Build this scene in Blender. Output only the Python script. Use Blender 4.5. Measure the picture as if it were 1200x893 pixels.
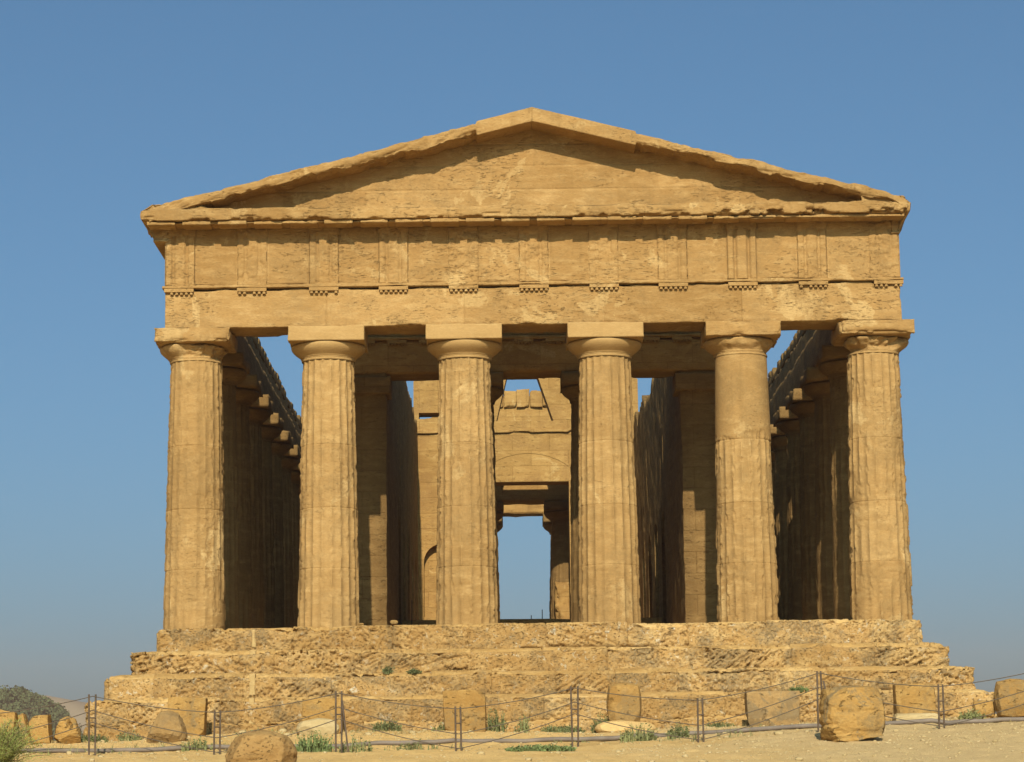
import bpy, math, random
import numpy as np
from mathutils import Matrix, Vector

for o in list(bpy.data.objects):
    bpy.data.objects.remove(o)
S = bpy.context.scene
COL = S.collection

# ------------------------------------------------------------------ camera
cam = bpy.data.cameras.new('camera')
co = bpy.data.objects.new('camera', cam); COL.objects.link(co); S.camera = co
F, D, CX, EYE, PITCH, YAW, ROLL = 2977.87, 56.831, -0.7988, -3.929, 0.164749, 0.004875, -0.012886
cam.sensor_fit = 'HORIZONTAL'; cam.sensor_width = 36.0; cam.lens = F / 1200 * 36
cam.clip_start = 0.5; cam.clip_end = 8000
fw = Vector((math.sin(YAW) * math.cos(PITCH), math.cos(YAW) * math.cos(PITCH), math.sin(PITCH)))
rt = Vector((math.cos(YAW), -math.sin(YAW), 0))
up = rt.cross(fw)
r2 = rt * math.cos(ROLL) + up * math.sin(ROLL)
u2 = up * math.cos(ROLL) - rt * math.sin(ROLL)
co.matrix_world = Matrix(((r2.x, u2.x, -fw.x, CX), (r2.y, u2.y, -fw.y, -D), (r2.z, u2.z, -fw.z, EYE), (0, 0, 0, 1)))

# ------------------------------------------------------------------ sky, sun, exposure
SUN_EL, SUN_AZ = 30.3, 0.9          # the sun stands behind the camera, a little to its left
w = bpy.data.worlds.new('World'); S.world = w; w.use_nodes = True
nt = w.node_tree
sky = nt.nodes.new('ShaderNodeTexSky'); sky.sky_type = 'NISHITA'; sky.sun_disc = False
sky.sun_elevation = math.radians(SUN_EL)
sky.sun_rotation = math.radians(180 + SUN_AZ)
sky.altitude = 200; sky.air_density = 0.7; sky.dust_density = 3.8; sky.ozone_density = 5.0
bg = nt.nodes['Background']; bg.inputs['Strength'].default_value = 0.076
tint = nt.nodes.new('ShaderNodeMix'); tint.data_type = 'RGBA'; tint.blend_type = 'MULTIPLY'; tint.inputs[0].default_value = 1.0
tint.inputs[7].default_value = (0.83, 1.27, 1.20, 1)      # the clear dry blue of the photograph
nt.links.new(sky.outputs[0], tint.inputs[6]); nt.links.new(tint.outputs[2], bg.inputs['Color'])
sl = bpy.data.lights.new('sun', 'SUN'); sl.energy = 5.0; sl.angle = math.radians(0.53); sl.color = (1.0, 0.89, 0.67)
so = bpy.data.objects.new('sun', sl); COL.objects.link(so)
el, az = math.radians(SUN_EL), math.radians(SUN_AZ)
todir = Vector((-math.sin(az) * math.cos(el), -math.cos(az) * math.cos(el), math.sin(el)))
so.rotation_euler = todir.to_track_quat('Z', 'Y').to_euler()
so.location = (-20, -80, 60)
S.view_settings.view_transform = 'Standard'; S.view_settings.look = 'None'
S.view_settings.exposure = 0.34; S.view_settings.gamma = 1.0; S.view_settings.use_curve_mapping = False
S.cycles.max_bounces = 6; S.cycles.diffuse_bounces = 2; S.cycles.volume_bounces = 0

# ------------------------------------------------------------------ numpy noise
def _hash(i, j, k, seed):
    h = (i * 374761393 + j * 668265263 + k * 2147483647 + seed * 974634777) & 0xFFFFFFFF
    h = ((h ^ (h >> 13)) * 1274126177) & 0xFFFFFFFF
    h = ((h ^ (h >> 16)) * 2246822519) & 0xFFFFFFFF
    return ((h ^ (h >> 15)) & 0xFFFFFF) / 16777215.0
def vnoise(p, seed=0):
    """value noise, 0..1, p is (n,3)"""
    f = np.floor(p); t = p - f; t = t * t * t * (t * (t * 6 - 15) + 10)
    i, j, k = [f[:, a].astype(np.int64) for a in range(3)]
    x, y, z = t[:, 0], t[:, 1], t[:, 2]
    def L(a, b, s): return a + (b - a) * s
    c = [[[_hash(i + a, j + b, k + d, seed) for d in (0, 1)] for b in (0, 1)] for a in (0, 1)]
    return L(L(L(c[0][0][0], c[1][0][0], x), L(c[0][1][0], c[1][1][0], x), y),
             L(L(c[0][0][1], c[1][0][1], x), L(c[0][1][1], c[1][1][1], x), y), z)
def fbm(p, seed=0, octs=4, gain=0.5):
    a, s, tot = 1.0, 0, 0
    q = np.array(p, float)
    for o in range(octs):
        s = s + a * vnoise(q, seed + o * 17); tot += a; a *= gain
        q = q * 2.03 + 11.7
        q = np.stack([q[:, 0] * 0.8 - q[:, 1] * 0.6, q[:, 0] * 0.6 + q[:, 1] * 0.8, q[:, 2]], 1)
    return s / tot
def sst(a, b, x):
    t = np.clip((x - a) / (b - a), 0, 1); return t * t * (3 - 2 * t)

# ------------------------------------------------------------------ objects
def mesh(name, V, faces, mat, parent=None, smooth=False, tint=None):
    me = bpy.data.meshes.new(name)
    V = np.asarray(V, dtype=np.float32)
    if isinstance(faces, np.ndarray):
        n, k = faces.shape
        me.vertices.add(len(V)); me.vertices.foreach_set('co', V.ravel())
        me.loops.add(n * k); me.loops.foreach_set('vertex_index', faces.astype(np.int32).ravel())
        me.polygons.add(n); me.polygons.foreach_set('loop_start', np.arange(0, n * k, k, dtype=np.int32))
        me.polygons.foreach_set('loop_total', np.full(n, k, dtype=np.int32))
        me.update(calc_edges=True); me.validate()
    else:
        me.from_pydata([tuple(map(float, v)) for v in V], [], [tuple(f) for f in faces]); me.update()
    if smooth:
        me.polygons.foreach_set('use_smooth', np.ones(len(me.polygons), dtype=bool))
    if mat: me.materials.append(mat)
    if tint is not None:
        at_ = me.attributes.new('tint', 'FLOAT', 'POINT'); at_.data.foreach_set('value', np.asarray(tint, dtype=np.float32))
    o = bpy.data.objects.new(name, me); COL.objects.link(o)
    if parent: o.parent = parent
    return o
def tag(o, label, cat, group=None):
    o['label'] = label; o['category'] = cat
    if group: o['group'] = group
    return o
def structure(o): o['kind'] = 'structure'; return o
def empty(name, loc=(0, 0, 0)):
    o = bpy.data.objects.new(name, None); COL.objects.link(o); o.location = loc; o.empty_display_size = 0.3
    return o

def lines(a, b, step, extra=()):
    n = max(1, int(round((b - a) / step)))
    L = list(np.linspace(a, b, n + 1))
    for j in extra:
        L = [x for x in L if abs(x - j) > 0.02 or x in (L[0], L[-1])]
        L += [j - 0.013, j, j + 0.013]
    return np.array(sorted(L))
def fade_lines(a, b, fine, run, coarse):
    """fine near a for the length run, coarse beyond"""
    L = list(np.arange(a, min(a + run, b), fine)); x = L[-1]; s = fine
    while x + s * 1.5 < b:
        s = min(s * 1.4, coarse); x += s; L.append(x)
    L[-1 if b - L[-1] < s * 0.5 and len(L) > 1 else len(L):] = []
    return np.array(L + [b])
def gridbox(xs, ys, zs):
    nx, ny, nz = len(xs), len(ys), len(zs)
    def idx(i, j, k): return (i * ny + j) * nz + k
    Q, NN = [], []
    def face(I, J, K, flip):
        a, b, c, d = idx(I[:-1, :-1], J[:-1, :-1], K[:-1, :-1]), idx(I[1:, :-1], J[1:, :-1], K[1:, :-1]), idx(I[1:, 1:], J[1:, 1:], K[1:, 1:]), idx(I[:-1, 1:], J[:-1, 1:], K[:-1, 1:])
        q = np.stack([x.ravel() for x in (a, b, c, d)], 1)
        Q.append(q[:, ::-1] if flip else q)
    A, B = np.meshgrid(np.arange(nx), np.arange(nz), indexing='ij'); o = np.zeros_like(A)
    face(A, o, B, False); face(A, o + ny - 1, B, True)
    A, B = np.meshgrid(np.arange(ny), np.arange(nz), indexing='ij'); o = np.zeros_like(A)
    face(o, A, B, True); face(o + nx - 1, A, B, False)
    A, B = np.meshgrid(np.arange(nx), np.arange(ny), indexing='ij'); o = np.zeros_like(A)
    face(A, B, o, True); face(A, B, o + nz - 1, False)
    Q = np.concatenate(Q)
    ids, inv = np.unique(Q.ravel(), return_inverse=True)
    Q = inv.reshape(Q.shape)
    i, j, k = ids // (ny * nz), (ids // nz) % ny, ids % nz
    V = np.stack([xs[i], ys[j], zs[k]], 1)
    N = np.stack([(i == nx - 1) * 1.0 - (i == 0), (j == ny - 1) * 1.0 - (j == 0), (k == nz - 1) * 1.0 - (k == 0)], 1)
    N /= np.linalg.norm(N, axis=1)[:, None]
    return V, Q, N
def edge_dist(V, lo, hi):
    d = np.minimum(np.abs(V - lo), np.abs(hi - V)); d.sort(axis=1)
    return d[:, 1]
def soft_normals(V, lo, hi, w):
    a = 1 - np.clip((V - lo) / w, 0, 1); b = 1 - np.clip((hi - V) / w, 0, 1)
    n = b ** 2 - a ** 2
    return n / (np.linalg.norm(n, axis=1)[:, None] + 1e-9)
def joints_in(V, ax, pos, depth, wd=0.006):
    g = np.zeros(len(V))
    for j in pos: g = np.maximum(g, np.exp(-((V[:, ax] - j) / wd) ** 2))
    return g * depth
def rough_box(name, lo, hi, res, mat, parent, seed=0, amp=0.012, wear=0.04, wr=0.10, pit=0.0, jx=(), jz=(), jd=0.012,
              ys=None, freq=1.7, post=None, bed=0.0, smooth=False):
    lo, hi = np.array(lo, float), np.array(hi, float)
    if not hasattr(res, '__len__'): res = (res,) * 3
    xs = lines(lo[0], hi[0], res[0], jx); zs = lines(lo[2], hi[2], res[2], jz)
    if ys is None: ys = lines(lo[1], hi[1], res[1])
    V, Q, N = gridbox(xs, ys, zs)
    P = V + seed * 3.71
    e = edge_dist(V, lo, hi)
    if wear: N = soft_normals(V, lo, hi, wr)
    d = -amp * 2 * fbm(P * freq, seed, 5)
    if wear:
        d -= wear * (1 - sst(0, wr, e)) * (0.15 + 1.6 * sst(0.42, 0.75, fbm(P * 2.3, seed + 5, 4)))
    if pit:
        d -= pit * sst(0.58, 0.72, fbm(P * np.array([5, 5, 11]), seed + 9, 3))
    if bed:
        d -= bed * sst(0.5, 0.75, fbm(P * np.array([1.2, 1.2, 16]), seed + 13, 3))
    if len(jx): d -= joints_in(V, 0, jx, jd)
    if len(jz): d -= joints_in(V, 2, jz, jd)
    V = V + N * d[:, None]
    tn = None
    if len(jx) or len(jz):
        r_ = np.random.RandomState(seed + 900); bx, bz = np.searchsorted(np.array(sorted(jx)), V[:, 0]) if len(jx) else 0, np.searchsorted(np.array(sorted(jz)), V[:, 2]) if len(jz) else 0
        if not len(jx): bx = np.floor(V[:, 0] / 1.9 + 0.5 * bz).astype(int) + 20
        tn = r_.uniform(-1, 1, 4000)[(bx + 97 * bz) % 4000] * 0.7
    if post is not None: V = post(V, N)
    return mesh(name, V, Q, mat, parent, smooth, tn)
def prism(name, poly, a, b, axis, mat, parent):
    """extrude a 2-D polygon: axis 'y' -> poly is (x,z), axis 'x' -> poly is (y,z)"""
    n = len(poly)
    def P(p, t): return (p[0], t, p[1]) if axis == 'y' else (t, p[0], p[1])
    V = [P(p, a) for p in poly] + [P(p, b) for p in poly]
    Fs = [tuple(range(n)), tuple(range(2 * n - 1, n - 1, -1))] + [(i, i + n, (i + 1) % n + n, (i + 1) % n) for i in range(n)]
    o = mesh(name, V, Fs, mat, parent)
    import bmesh
    bm = bmesh.new(); bm.from_mesh(o.data); bmesh.ops.recalc_face_normals(bm, faces=bm.faces); bm.to_mesh(o.data); bm.free()
    return o

# ------------------------------------------------------------------ materials
def stone(name, dark, mid, light, patch=None, pscale=0.8, pth=0.58, lichen=None, lth=0.6, lscale=5.0, bump=0.6, bdist=0.03,
          bed=(1.0, 1.0, 3.2), crev=0.55, fine=16.0, streak=0.25, algae=None, pits=0, worn=False, dust=None, brick=False):
    m = bpy.data.materials.new(name); m.use_nodes = True
    t = m.node_tree; N, L = t.nodes, t.links
    b = N['Principled BSDF']; b.inputs['Roughness'].default_value = 0.93; b.inputs['Specular IOR Level'].default_value = 0.12
    geo = N.new('ShaderNodeNewGeometry')
    def mapped(s):
        v = N.new('ShaderNodeVectorMath'); v.operation = 'MULTIPLY'; v.inputs[1].default_value = s
        L.new(geo.outputs['Position'], v.inputs[0]); return v.outputs[0]
    def noise(vec, sc, det=5, rough=0.6, dist=0.0):
        n = N.new('ShaderNodeTexNoise'); n.inputs['Scale'].default_value = sc; n.inputs['Detail'].default_value = det
        n.inputs['Roughness'].default_value = rough; n.inputs['Distortion'].default_value = dist
        L.new(vec, n.inputs['Vector']); return n.outputs['Fac']
    def rng(x, a, c, o0=0.0, o1=1.0):
        n = N.new('ShaderNodeMapRange'); n.inputs[1].default_value = a; n.inputs[2].default_value = c
        n.inputs[3].default_value = o0; n.inputs[4].default_value = o1; n.interpolation_type = 'SMOOTHSTEP'
        L.new(x, n.inputs[0]); return n.outputs[0]
    def mix(f, a, c, mode='MIX'):
        n = N.new('ShaderNodeMix'); n.data_type = 'RGBA'; n.blend_type = mode
        if isinstance(f, float): n.inputs[0].default_value = f
        else: L.new(f, n.inputs[0])
        for s, x in ((6, a), (7, c)):
            if isinstance(x, tuple): n.inputs[s].default_value = (*x, 1)
            else: L.new(x, n.inputs[s])
        return n.outputs[2]
    def math_(op, a, c):
        n = N.new('ShaderNodeMath'); n.operation = op
        for s, x in ((0, a), (1, c)):
            if isinstance(x, (int, float)): n.inputs[s].default_value = x
            else: L.new(x, n.inputs[s])
        return n.outputs[0]
    pos = mapped((1, 1, 1)); bedv = mapped(bed)
    big = noise(pos, 0.45, 5, 0.6, 0.4)
    med = noise(bedv, 1.9, 6, 0.65, 0.3)
    fin = noise(bedv, fine, 4, 0.7)
    col = mix(rng(big, 0.32, 0.68), dark, mid)
    col = mix(rng(med, 0.42, 0.72), col, light)
    if patch:
        pn = noise(pos, pscale, 6, 0.62, 0.6)
        pm = rng(pn, pth, pth + 0.035)
        col = mix(pm, col, patch)
    if lichen:
        ln = noise(pos, lscale, 7, 0.72, 0.8)
        lm = rng(ln, lth, lth + 0.05)
        col = mix(math_('MULTIPLY', lm, rng(big, 0.4, 0.6, 0.35, 1.0)), col, lichen)
    col = mix(rng(fin, 0.35, 0.62, 0.30, 0.0), col, tuple(c * 0.62 for c in dark))
    crv = noise(mapped((2.2 * bed[0], 2.2 * bed[1], 2.6 * bed[2])), 2.6, 5, 0.62, 0.7)
    cm = rng(crv, 0.60, 0.68)
    wm = rng(noise(pos, 0.75, 5, 0.65, 0.5), 0.46, 0.62, 0.10, 1.0) if worn else None
    if worn: cm = math_('MULTIPLY', cm, wm)
    col = mix(math_('MULTIPLY', cm, min(0.8, crev * 0.8)), col, tuple(c * 0.5 for c in dark))
    if algae:
        an = noise(pos, 1.1, 7, 0.72, 0.6); am = rng(an, 0.46, 0.62)
        sp_ = noise(pos, 22, 3, 0.7)
        col = mix(math_('MULTIPLY', am, rng(sp_, 0.35, 0.6, 0.25, 0.85)), col, algae)
    if pits:
        pn2 = noise(mapped((bed[0], bed[1], bed[2] * 1.25)), pits, 3, 0.6, 0.3); pm2 = rng(pn2, 0.60, 0.67)
        if worn: pm2 = math_('MULTIPLY', pm2, wm)
        col = mix(math_('MULTIPLY', pm2, 0.45 if worn else 0.7), col, tuple(c * 0.5 for c in dark))
    if streak:
        st = noise(mapped((2.2, 2.2, 0.18)), 1.6, 4, 0.6)
        col = mix(rng(st, 0.52, 0.72, 0.0, streak), col, tuple(c * 0.68 for c in dark))
    if dust:
        sn = N.new('ShaderNodeSeparateXYZ'); L.new(geo.outputs['True Normal'], sn.inputs[0])
        nz = math_('ADD', sn.outputs[2], math_('MULTIPLY', math_('SUBTRACT', fin, 0.5), 0.9))
        col = mix(rng(nz, 0.30, 0.72, 0.0, 0.9), col, dust)
    # stone by stone the tone differs: the 'tint' of each block or drum
    at = N.new('ShaderNodeAttribute'); at.attribute_name = 'tint'
    vm = N.new('ShaderNodeVectorMath'); vm.operation = 'MULTIPLY_ADD'; vm.inputs[1].default_value = (0.17, 0.20, 0.25); vm.inputs[2].default_value = (1, 1, 1)
    cx_ = N.new('ShaderNodeCombineXYZ')
    for q_ in range(3): L.new(at.outputs['Fac'], cx_.inputs[q_])
    L.new(cx_.outputs[0], vm.inputs[0])
    col = mix(1.0, col, vm.outputs[0], 'MULTIPLY')
    if brick:
        sp3 = N.new('ShaderNodeSeparateXYZ'); L.new(geo.outputs['Position'], sp3.inputs[0])
        cb = N.new('ShaderNodeCombineXYZ'); L.new(math_('ADD', sp3.outputs[0], sp3.outputs[1]), cb.inputs[0]); L.new(math_('ADD', sp3.outputs[2], math_('MULTIPLY', med, 0.05)), cb.inputs[1])
        br = N.new('ShaderNodeTexBrick'); br.inputs['Scale'].default_value = 1.0; br.inputs['Brick Width'].default_value = 1.25; br.inputs['Row Height'].default_value = 0.52
        br.inputs['Mortar Size'].default_value = 0.014; br.inputs['Mortar Smooth'].default_value = 0.6; br.inputs['Color1'].default_value = (0.93, 0.92, 0.90, 1); br.inputs['Color2'].default_value = (1.06, 1.06, 1.06, 1)
        br.inputs['Mortar'].default_value = (0.84, 0.82, 0.78, 1); L.new(cb.outputs[0], br.inputs['Vector'])
        col = mix(1.0, col, br.outputs['Color'], 'MULTIPLY')
    L.new(col, b.inputs['Base Color'])
    h = math_('ADD', math_('MULTIPLY', fin, 0.5), math_('MULTIPLY', med, 0.8))
    h = math_('SUBTRACT', h, math_('MULTIPLY', cm, crev))
    if brick: h = math_('SUBTRACT', h, math_('MULTIPLY', br.outputs['Fac'], 0.35))
    if pits: h = math_('SUBTRACT', h, math_('MULTIPLY', pm2, 1.6))
    gr = noise(pos, fine * 3.5, 3, 0.6)
    h = math_('ADD', h, math_('MULTIPLY', gr, 0.22))
    bp = N.new('ShaderNodeBump'); bp.inputs['Strength'].default_value = bump; bp.inputs['Distance'].default_value = bdist
    L.new(h, bp.inputs['Height']); L.new(bp.outputs[0], b.inputs['Normal'])
    return m
M = {}
M['facade'] = stone('weathered_facade_stone', (0.275, 0.160, 0.058), (0.338, 0.201, 0.077), (0.385, 0.246, 0.104), patch=(0.415, 0.274, 0.120), pth=0.59, crev=0.7, bump=0.75, pits=9.0, worn=True, algae=(0.24, 0.147, 0.059))
M['column'] = stone('fluted_column_stone', (0.268, 0.160, 0.060), (0.340, 0.208, 0.083), (0.385, 0.248, 0.106), patch=(0.41, 0.275, 0.124), pth=0.60, crev=0.4, bump=0.6, bdist=0.014, pits=13.0, worn=True, streak=0.45, algae=(0.25, 0.157, 0.065))
M['smooth'] = stone('smooth_restored_stone', (0.330, 0.206, 0.084), (0.356, 0.225, 0.093), (0.380, 0.247, 0.107), crev=0.12, bump=0.35, bdist=0.015, streak=0.1)
M['step'] = stone('porous_step_stone', (0.310, 0.182, 0.064), (0.375, 0.228, 0.088), (0.425, 0.283, 0.125), patch=(0.425, 0.280, 0.12), pth=0.60, lichen=(0.46, 0.40, 0.30), lth=0.575,
                  lscale=7.0, bump=0.9, bdist=0.035, bed=(1.3, 1.3, 2.0), crev=0.35, fine=15, streak=0.0, algae=(0.165, 0.120, 0.066), pits=14.0)
M['tread'] = stone('dusty_tread_stone', (0.34, 0.205, 0.074), (0.42, 0.265, 0.10), (0.46, 0.31, 0.135), bump=0.6, bdist=0.03, crev=0.4, fine=12, streak=0.0)
M['inner'] = stone('inner_wall_stone', (0.270, 0.155, 0.052), (0.325, 0.195, 0.068), (0.370, 0.232, 0.086), patch=(0.40, 0.265, 0.11), pth=0.62, crev=0.7, bdist=0.03, brick=True, algae=(0.235, 0.135, 0.05))
M['cella'] = stone('shade_darkened_cella_stone', (0.165, 0.098, 0.037), (0.205, 0.124, 0.048), (0.25, 0.157, 0.063), crev=0.7, bdist=0.04, brick=True)  # inner wall stone made darker: part of the cella's shade is in the colour
M['flank'] = stone('shade_darkened_flank_stone', (0.150, 0.090, 0.034), (0.190, 0.116, 0.045), (0.240, 0.152, 0.062), crev=0.6, bdist=0.03, pits=9.0, worn=True, streak=0.3)  # temple stone browned down, its base colour deepens the shade of the side colonnades
M['boulder'] = stone('orange_boulder_stone', (0.255, 0.142, 0.043), (0.345, 0.200, 0.062), (0.385, 0.240, 0.085), lichen=(0.22, 0.155, 0.078), lth=0.55, lscale=1.6, bump=0.9, bdist=0.04, bed=(1, 1, 1.6), crev=0.8, streak=0.3, algae=(0.20, 0.135, 0.062))
M['grey_boulder'] = stone('grey_weathered_stone', (0.26, 0.160, 0.064), (0.31, 0.195, 0.082), (0.37, 0.245, 0.108), lichen=(0.20, 0.145, 0.080), lth=0.50, lscale=2.2, bump=0.9, bdist=0.035, bed=(1, 1, 1.4), crev=0.7, streak=0.2, algae=(0.18, 0.118, 0.056))
M['brown_boulder'] = stone('brown_boulder_stone', (0.28, 0.165, 0.062), (0.33, 0.20, 0.074), (0.37, 0.235, 0.094), bump=0.9, bdist=0.03, bed=(1, 1, 1.4), crev=0.3, fine=26, streak=0.0, pits=16.0, algae=(0.25, 0.145, 0.055))
M['pale'] = stone('pale_stone', (0.370, 0.277, 0.139), (0.409, 0.310, 0.165), (0.436, 0.343, 0.198), bump=0.6, bdist=0.03, crev=0.4, streak=0.0)
M['mortar'] = stone('pale_mortar', (0.370, 0.251, 0.112), (0.396, 0.277, 0.125), (0.416, 0.297, 0.139), bump=0.6, bdist=0.02, crev=0.3, streak=0.0)

def plain(name, c, rough=0.7, vary=0.25, scale=6.0, metal=0.0, trans=0.0):
    m = bpy.data.materials.new(name); m.use_nodes = True
    t = m.node_tree; b = t.nodes['Principled BSDF']; b.inputs['Roughness'].default_value = rough; b.inputs['Metallic'].default_value = metal
    b.inputs['Specular IOR Level'].default_value = 0.25
    n = t.nodes.new('ShaderNodeTexNoise'); n.inputs['Scale'].default_value = scale; n.inputs['Detail'].default_value = 4
    g = t.nodes.new('ShaderNodeNewGeometry'); t.links.new(g.outputs['Position'], n.inputs['Vector'])
    r = t.nodes.new('ShaderNodeValToRGB'); e = r.color_ramp.elements
    e[0].position = 0.3; e[1].position = 0.7
    e[0].color = (*[x * (1 - vary) for x in c], 1); e[1].color = (*[min(1, x * (1 + vary)) for x in c], 1)
    t.links.new(n.outputs['Fac'], r.inputs[0]); t.links.new(r.outputs[0], b.inputs['Base Color'])
    if trans: b.inputs['Subsurface Weight'].default_value = 0.0
    return m
M['iron'] = plain('rusty_iron', (0.075, 0.050, 0.033), 0.6, 0.35, 9)
M['rope'] = plain('grey_wire_rope', (0.085, 0.065, 0.048), 0.8, 0.2, 20)
M['pipe'] = plain('grey_pipe', (0.15, 0.12, 0.10), 0.7, 0.25, 3)
M['weed'] = plain('green_weed', (0.165, 0.170, 0.068), 0.8, 0.35, 5)
M['weed2'] = plain('dark_green_weed', (0.115, 0.125, 0.05), 0.8, 0.35, 5)
M['bright_weed'] = plain('bright_green_leaf', (0.13, 0.165, 0.06), 0.8, 0.3, 5)
M['dry'] = plain('dry_grass', (0.30, 0.22, 0.095), 0.9, 0.35, 4)
M['shrub'] = plain('feathery_shrub_leaf', (0.20, 0.22, 0.06), 0.8, 0.4, 4)
M['stem'] = plain('shrub_stem', (0.24, 0.18, 0.09), 0.9, 0.3, 4)
M['forest'] = plain('forest_leaf', (0.062, 0.078, 0.034), 0.85, 0.22, 0.12)
M['hillside'] = plain('hillside_scrub', (0.10, 0.10, 0.05), 0.95, 0.4, 0.03)
M['far_hill'] = plain('far_hillside', (0.19, 0.155, 0.105), 0.95, 0.25, 0.02)

def ground_mat():
    m = bpy.data.materials.new('sandy_ground'); m.use_nodes = True
    t = m.node_tree; N, L = t.nodes, t.links; b = N['Principled BSDF']; b.inputs['Roughness'].default_value = 0.96; b.inputs['Specular IOR Level'].default_value = 0.1
    g = N.new('ShaderNodeNewGeometry')
    def noise(sc, det=6, rough=0.65, dist=0.3, st=(1, 1, 1)):
        v = N.new('ShaderNodeVectorMath'); v.operation = 'MULTIPLY'; v.inputs[1].default_value = st; L.new(g.outputs['Position'], v.inputs[0])
        n = N.new('ShaderNodeTexNoise'); n.inputs['Scale'].default_value = sc; n.inputs['Detail'].default_value = det; n.inputs['Roughness'].default_value = rough
        n.inputs['Distortion'].default_value = dist; L.new(v.outputs[0], n.inputs['Vector']); return n.outputs['Fac']
    def rng(x, a, c, o0=0.0, o1=1.0):
        n = N.new('ShaderNodeMapRange'); n.inputs[1].default_value = a; n.inputs[2].default_value = c; n.inputs[3].default_value = o0; n.inputs[4].default_value = o1
        L.new(x, n.inputs[0]); return n.outputs[0]
    def mix(f, a, c):
        n = N.new('ShaderNodeMix'); n.data_type = 'RGBA'
        if isinstance(f, float): n.inputs[0].default_value = f
        else: L.new(f, n.inputs[0])
        for s, x in ((6, a), (7, c)):
            if isinstance(x, tuple): n.inputs[s].default_value = (*x, 1)
            else: L.new(x, n.inputs[s])
        return n.outputs[2]
    col = mix(rng(noise(0.5), 0.35, 0.65), (0.57, 0.365, 0.138), (0.66, 0.44, 0.185))
    col = mix(rng(noise(3.0, 6, 0.7), 0.52, 0.68, 0, 0.6), col, (0.46, 0.31, 0.135))
    # paler, greyer stony earth on the right-hand bank
    sx = N.new('ShaderNodeSeparateXYZ'); L.new(g.outputs['Position'], sx.inputs[0])
    ad = N.new('ShaderNodeMath'); ad.operation = 'MULTIPLY_ADD'; L.new(noise(0.5), ad.inputs[0]); ad.inputs[1].default_value = 7.0; L.new(sx.outputs[0], ad.inputs[2])
    col = mix(rng(ad.outputs[0], 3.5, 8.5, 0, 0.8), col, (0.50, 0.365, 0.190))
    col = mix(rng(noise(14, 4, 0.7), 0.55, 0.70, 0, 0.5), col, (0.38, 0.26, 0.115))
    L.new(col, b.inputs['Base Color'])
    h = N.new('ShaderNodeMath'); h.operation = 'MULTIPLY_ADD'; L.new(noise(9, 6, 0.75), h.inputs[0]); h.inputs[1].default_value = 0.6; L.new(noise(40, 3), h.inputs[2])
    bp = N.new('ShaderNodeBump'); bp.inputs['Strength'].default_value = 0.8; bp.inputs['Distance'].default_value = 0.04
    L.new(h.outputs[0], bp.inputs['Height']); L.new(bp.outputs[0], b.inputs['Normal'])
    return m
M['ground'] = ground_mat()

# ------------------------------------------------------------------ ground
GX = [-14, -10, -8.8, -6, -2.4, 1.2, 4.8, 7.5, 9.4, 14]
GF = [-2.54, -2.5, -2.5, -2.38, -2.40, -2.44, -2.36, -2.31, -2.27, -2.15]     # along the foot of the steps
GPX = [-14, -10, -3.9, 0.5, 2.8, 5, 7.3, 8.8, 14]
GP = [-2.95, -2.95, -2.97, -2.94, -2.82, -2.70, -2.67, -2.62, -2.55]           # along the fence
def ground_z(x, y):
    x = np.atleast_1d(np.asarray(x, float)); y = np.atleast_1d(np.asarray(y, float))
    x, y = np.broadcast_arrays(x, y)
    foot = np.interp(x, GX, GF); fen = np.interp(x, GPX, GP)
    fore = -3.24 - 0.011 * (np.clip(x, -14, 14) + 8)
    a = np.clip((y + 9.5) / 7.0, 0, 1); a = a * a * (3 - 2 * a) * 0.35 + a * 0.65
    z = fen + (foot - fen) * a
    b = np.clip((-9.5 - y) / 8.5, 0, 1)
    z = np.where(y < -9.5, fen + (fore - fen) * b, z)
    z = np.where(y < -18, fore + np.clip((y + 18) * 0.0585, -2.6, 0), z)
    far = np.clip(y - 2, 0, None)
    z = z - 0.022 * np.minimum(far, 400) * np.clip((np.abs(x) - 10) / 8, 0, 1) - 0.004 * np.clip(far - 45, 0, 800)
    z = z - 0.012 * np.clip(np.abs(x) - 14, 0, 500)
    p = np.stack([x.ravel(), y.ravel(), 0 * x.ravel()], 1)
    n = (fbm(p * 0.7, 3, 4) - 0.5) * 0.12 + (fbm(p * 3.0, 4, 3) - 0.5) * 0.07 + (fbm(p * 9.0, 6, 2) - 0.5) * 0.02
    return z + n.reshape(z.shape)
def gz(x, y): return float(ground_z(x, y)[0])
def spread_lines(a, b, step, far):
    L = list(np.arange(a, b + 1e-6, step)); s = step; lo, hi = [], []
    x = a
    while x > -far: s *= 1.35; x -= s; lo.append(x)
    s = step; x = b
    while x < far: s *= 1.35; x += s; hi.append(x)
    return np.array(sorted(lo) + L + hi)
gx = spread_lines(-12.5, 12.5, 0.075, 1500); gy = spread_lines(-20, -1, 0.075, 1500)
A, B = np.meshgrid(gx, gy, indexing='ij')
Zg = ground_z(A, B)
Vg = np.stack([A.ravel(), B.ravel(), Zg.ravel()], 1)
i, j = np.meshgrid(np.arange(len(gx) - 1), np.arange(len(gy) - 1), indexing='ij')
i, j = i.ravel(), j.ravel(); n = len(gy)
structure(mesh('ground', Vg, np.stack([i * n + j, (i + 1) * n + j, (i + 1) * n + j + 1, i * n + j + 1], 1), M['ground'], None, True))

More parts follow.
